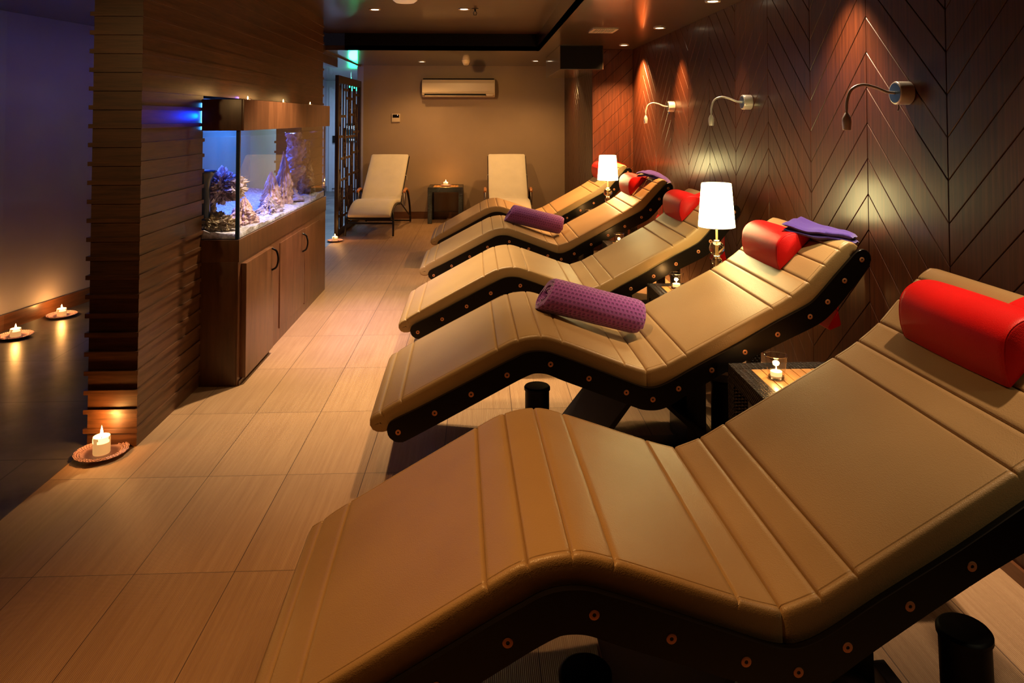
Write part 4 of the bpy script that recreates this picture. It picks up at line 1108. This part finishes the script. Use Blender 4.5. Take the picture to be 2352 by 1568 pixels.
tbox('corner_seal', M['seal'], TX1-.018, TX1+.001, TY0-.001, TY0+.012, TZ0, TZ1)
tbox('corner_seal', M['seal'], TX1-.010, TX1+.001, TY1-.010, TY1+.001, TZ0, TZ1)
pane_w = new(); pane_w.faces.new([pane_w.verts.new(Vector(p)-Vector((CXF, CY0, OZ))) for p in [(TX0, TY0, 1.262), (TX1, TY0, 1.262), (TX1, TY1, 1.262), (TX0, TY1, 1.262)]]); obj('water', pane_w, M['water'], tk_, False)
hood = tbox('hood', M['cab'], -1.212, -1.200, 3.735, 5.838, 1.295, 1.455, bevel=.002)
tbox('hood_side', M['cabdark'], -1.412, -1.212, 3.735, 3.750, 1.295, 1.455, bevel=.002)
tbox('hood_side', M['cabdark'], -1.412, -1.212, 5.823, 5.838, 1.295, 1.455, bevel=.002)
tbox('hood_top', M['cabdark'], -1.83, -1.212, 3.750, 5.823, 1.440, 1.452)
tbox('led_strip', M['led'], -1.419, -1.413, 3.748, 3.768, 1.300, 1.435)
# gravel bed
bm = new(); nx, ny = 20, 60; G_ = []
for i in range(nx+1):
    row = []
    for j in range(ny+1):
        x = TX0+.005+(TX1-TX0-.01)*i/nx; y = TY0+.005+(TY1-TY0-.01)*j/ny
        z_ = TZ0+.02+.03*noise.noise(Vector((x*3, y*2.2, 0)))+.012*noise.noise(Vector((x*20, y*20, 1)))+.05*(1-i/nx)**1.5
        row.append(bm.verts.new((x, y, max(z_, TZ0+.004))))
    G_.append(row)
for i in range(nx):
    for j in range(ny): bm.faces.new((G_[i][j], G_[i+1][j], G_[i+1][j+1], G_[i][j+1]))
lowv = {}
def lo_(v):
    if v not in lowv: lowv[v] = bm.verts.new((v.co.x, v.co.y, TZ0+.001))
    return lowv[v]
for a_ in ([(G_[nx][j], G_[nx][j+1]) for j in range(ny)]+[(G_[i][0], G_[i+1][0]) for i in range(nx)]+[(G_[i][ny], G_[i+1][ny]) for i in range(nx)]): bm.faces.new((a_[0], a_[1], lo_(a_[1]), lo_(a_[0])))
gv = obj('gravel_bed', bm, M['gravel'], None, True, 90); gv['kind'] = 'stuff'; tag(gv, 'pale gravel covering the bottom of the aquarium', 'gravel')
def coral(name, loc, size, mat, label, style, seed, cat='coral'):
    bm = new()
    def rough(p, k):   # frilly, craggy reef surface
        q = p*k+Vector((seed*3.1, seed, 0))
        return .5*abs(noise.noise(q))+.35*abs(noise.noise(q*2.3))+.25*abs(noise.noise(q*5.1))
    if style == 'brain':
        bmesh.ops.create_icosphere(bm, subdivisions=6, radius=1)
        for v in bm.verts:
            p = v.co.normalized()
            f = .72+.35*noise.noise(p*1.7+Vector((seed, 0, 0)))+.95*rough(p, 3.2)
            v.co = Vector((p.x*size[0], p.y*size[1], p.z*size[2]))*f
    elif style == 'column':
        lathe(bm, [(.9-.35*(i/110)+.12*math.sin(i/9+seed), i/110) for i in range(111)]+[(0, 1.0)], seg=72)
        for v in bm.verts:
            p = v.co.copy(); q = Vector((p.x*.8, p.y*.8, p.z*3.6))
            f = .45+.75*(.5+noise.noise(q*1.1+Vector((seed, 0, 0))))+1.1*rough(q, 2.2)
            v.co = Vector((p.x*size[0]*f+.3*size[0]*math.sin(p.z*6+seed), p.y*size[1]*f+.3*size[1]*math.cos(p.z*5+seed), p.z*size[2]*(1+.05*noise.noise(q*3))))
    else:
        n = 70
        lathe(bm, [((1-(i/n)**1.25)*.9+.10, i/n) for i in range(n+1)]+[(0, 1.0)], seg=96)
        for v in bm.verts:
            a = math.atan2(v.co.y, v.co.x); h_ = v.co.z; q = Vector((math.cos(a)*.9, math.sin(a)*.9, h_*1.6))
            f = .62+.10*math.sin(a*13+seed)+.35*noise.noise(q*1.6+Vector((0, seed, 0)))+.75*rough(q, 2.6)
            v.co = Vector((v.co.x*size[0]*f, v.co.y*size[1]*f, h_*size[2]*(.85+.35*rough(Vector((q.x, q.y, seed)), 1.5))))
    for v in bm.verts: v.co += Vector(loc)*0
    o = obj(name, bm, mat, None, True, 90); o.location = loc
    return tag(o, label, cat)
coral('brain_coral', (-1.405, 4.00, .985), (.115, .125, .085), M['coral1'], 'rounded frilly coral head at the left end of the tank, the highest there', 'brain', 1)
coral('rock_pillar', (-1.47, 3.96, .755), (.055, .06, .19), M['coral3'], 'brown rock stem supporting the rounded coral head', 'column', 4, 'rock')
coral('tank_rock', (-1.40, 3.88, .805), (.10, .075, .055), M['coral3'], 'dark rough rock low at the left end of the tank', 'brain', 5, 'rock')
coral('fluted_coral', (-1.345, 4.20, .760), (.085, .14, .15), M['coral2'], 'pinkish fluted cone coral beside the tank corner post', 'cone', 2)
coral('fluted_coral', (-1.335, 4.66, .760), (.075, .15, .11), M['coral1'], 'low lilac ridged coral in the middle of the tank', 'cone', 7)
coral('coral_pinnacle', (-1.40, 4.93, .765), (.085, .14, .24), M['coral2'], 'pale pink pointed coral pinnacle left of the tall coral wall', 'cone', 9)
coral('coral_pinnacle', (-1.37, 5.14, .765), (.075, .11, .36), M['coral2'], 'pink coral spire leaning on the tall coral wall', 'cone', 12)
coral('coral_wall', (-1.40, 5.42, .76), (.085, .105, .49), M['coral1'], 'tall purple coral wall reaching the water surface at the right end', 'column', 3)
coral('coral_ledge', (-1.335, 5.66, .76), (.050, .075, .43), M['coral3'], 'grey brown coral column at the far right end of the tank', 'column', 6)
t_ = thing('overflow_funnel', 'dark flared overflow pipe at the left end of the tank', 'pipe', (-1.438, 3.845, .745))
bm = new(); lathe(bm, [(.030, 0), (.032, .24), (.040, .29), (.060, .325), (.062, .335), (.055, .335), (.035, .29), (.026, .24), (.026, 0)], seg=24); obj('funnel', bm, M['seal'], t_)
bm = new(); tube(bm, [(.060*math.cos(2*PI*k/24), .060*math.sin(2*PI*k/24), .335) for k in range(24)], .005, 8, True); obj('lip', bm, M['seal'], t_)
# three spark lights on the hood
def make_spark():
    r = thing('hood_candle', '', 'candle', group='tiny candles on the aquarium hood')
    bm = new(); lathe(bm, [(0, 0), (.016, 0), (.020, .014), (.019, .014), (.015, .003), (0, .003)], seg=20); obj('glass_cup', bm, M['glass'], r)
    bm = new(); lathe(bm, [(0, .003), (.013, .003), (.013, .010), (0, .010)], seg=16); obj('wax', bm, M['waxhot'], r)
    bm = new(); lathe(bm, [(0, .010), (.003, .014), (.0035, .019), (0, .030)], seg=8); obj('flame', bm, M['flame'], r)
    return r
hs = make_spark()
for i, (y, lb) in enumerate(((4.075, 'tiny lit candle on the aquarium hood, nearest of three'), (4.80, 'tiny lit candle on the aquarium hood, middle of three'), (5.55, 'tiny lit candle on the aquarium hood, farthest of three'))):
    if i == 0: hs.location = (-1.29, y, 1.452); hs['label'] = lb
    else: dup(hs, (-1.29, y, 1.452), lb)
    lamp('POINT', 'hood_candle_glow', (-1.29, y, 1.50), .3, (1, .5, .16), .01)
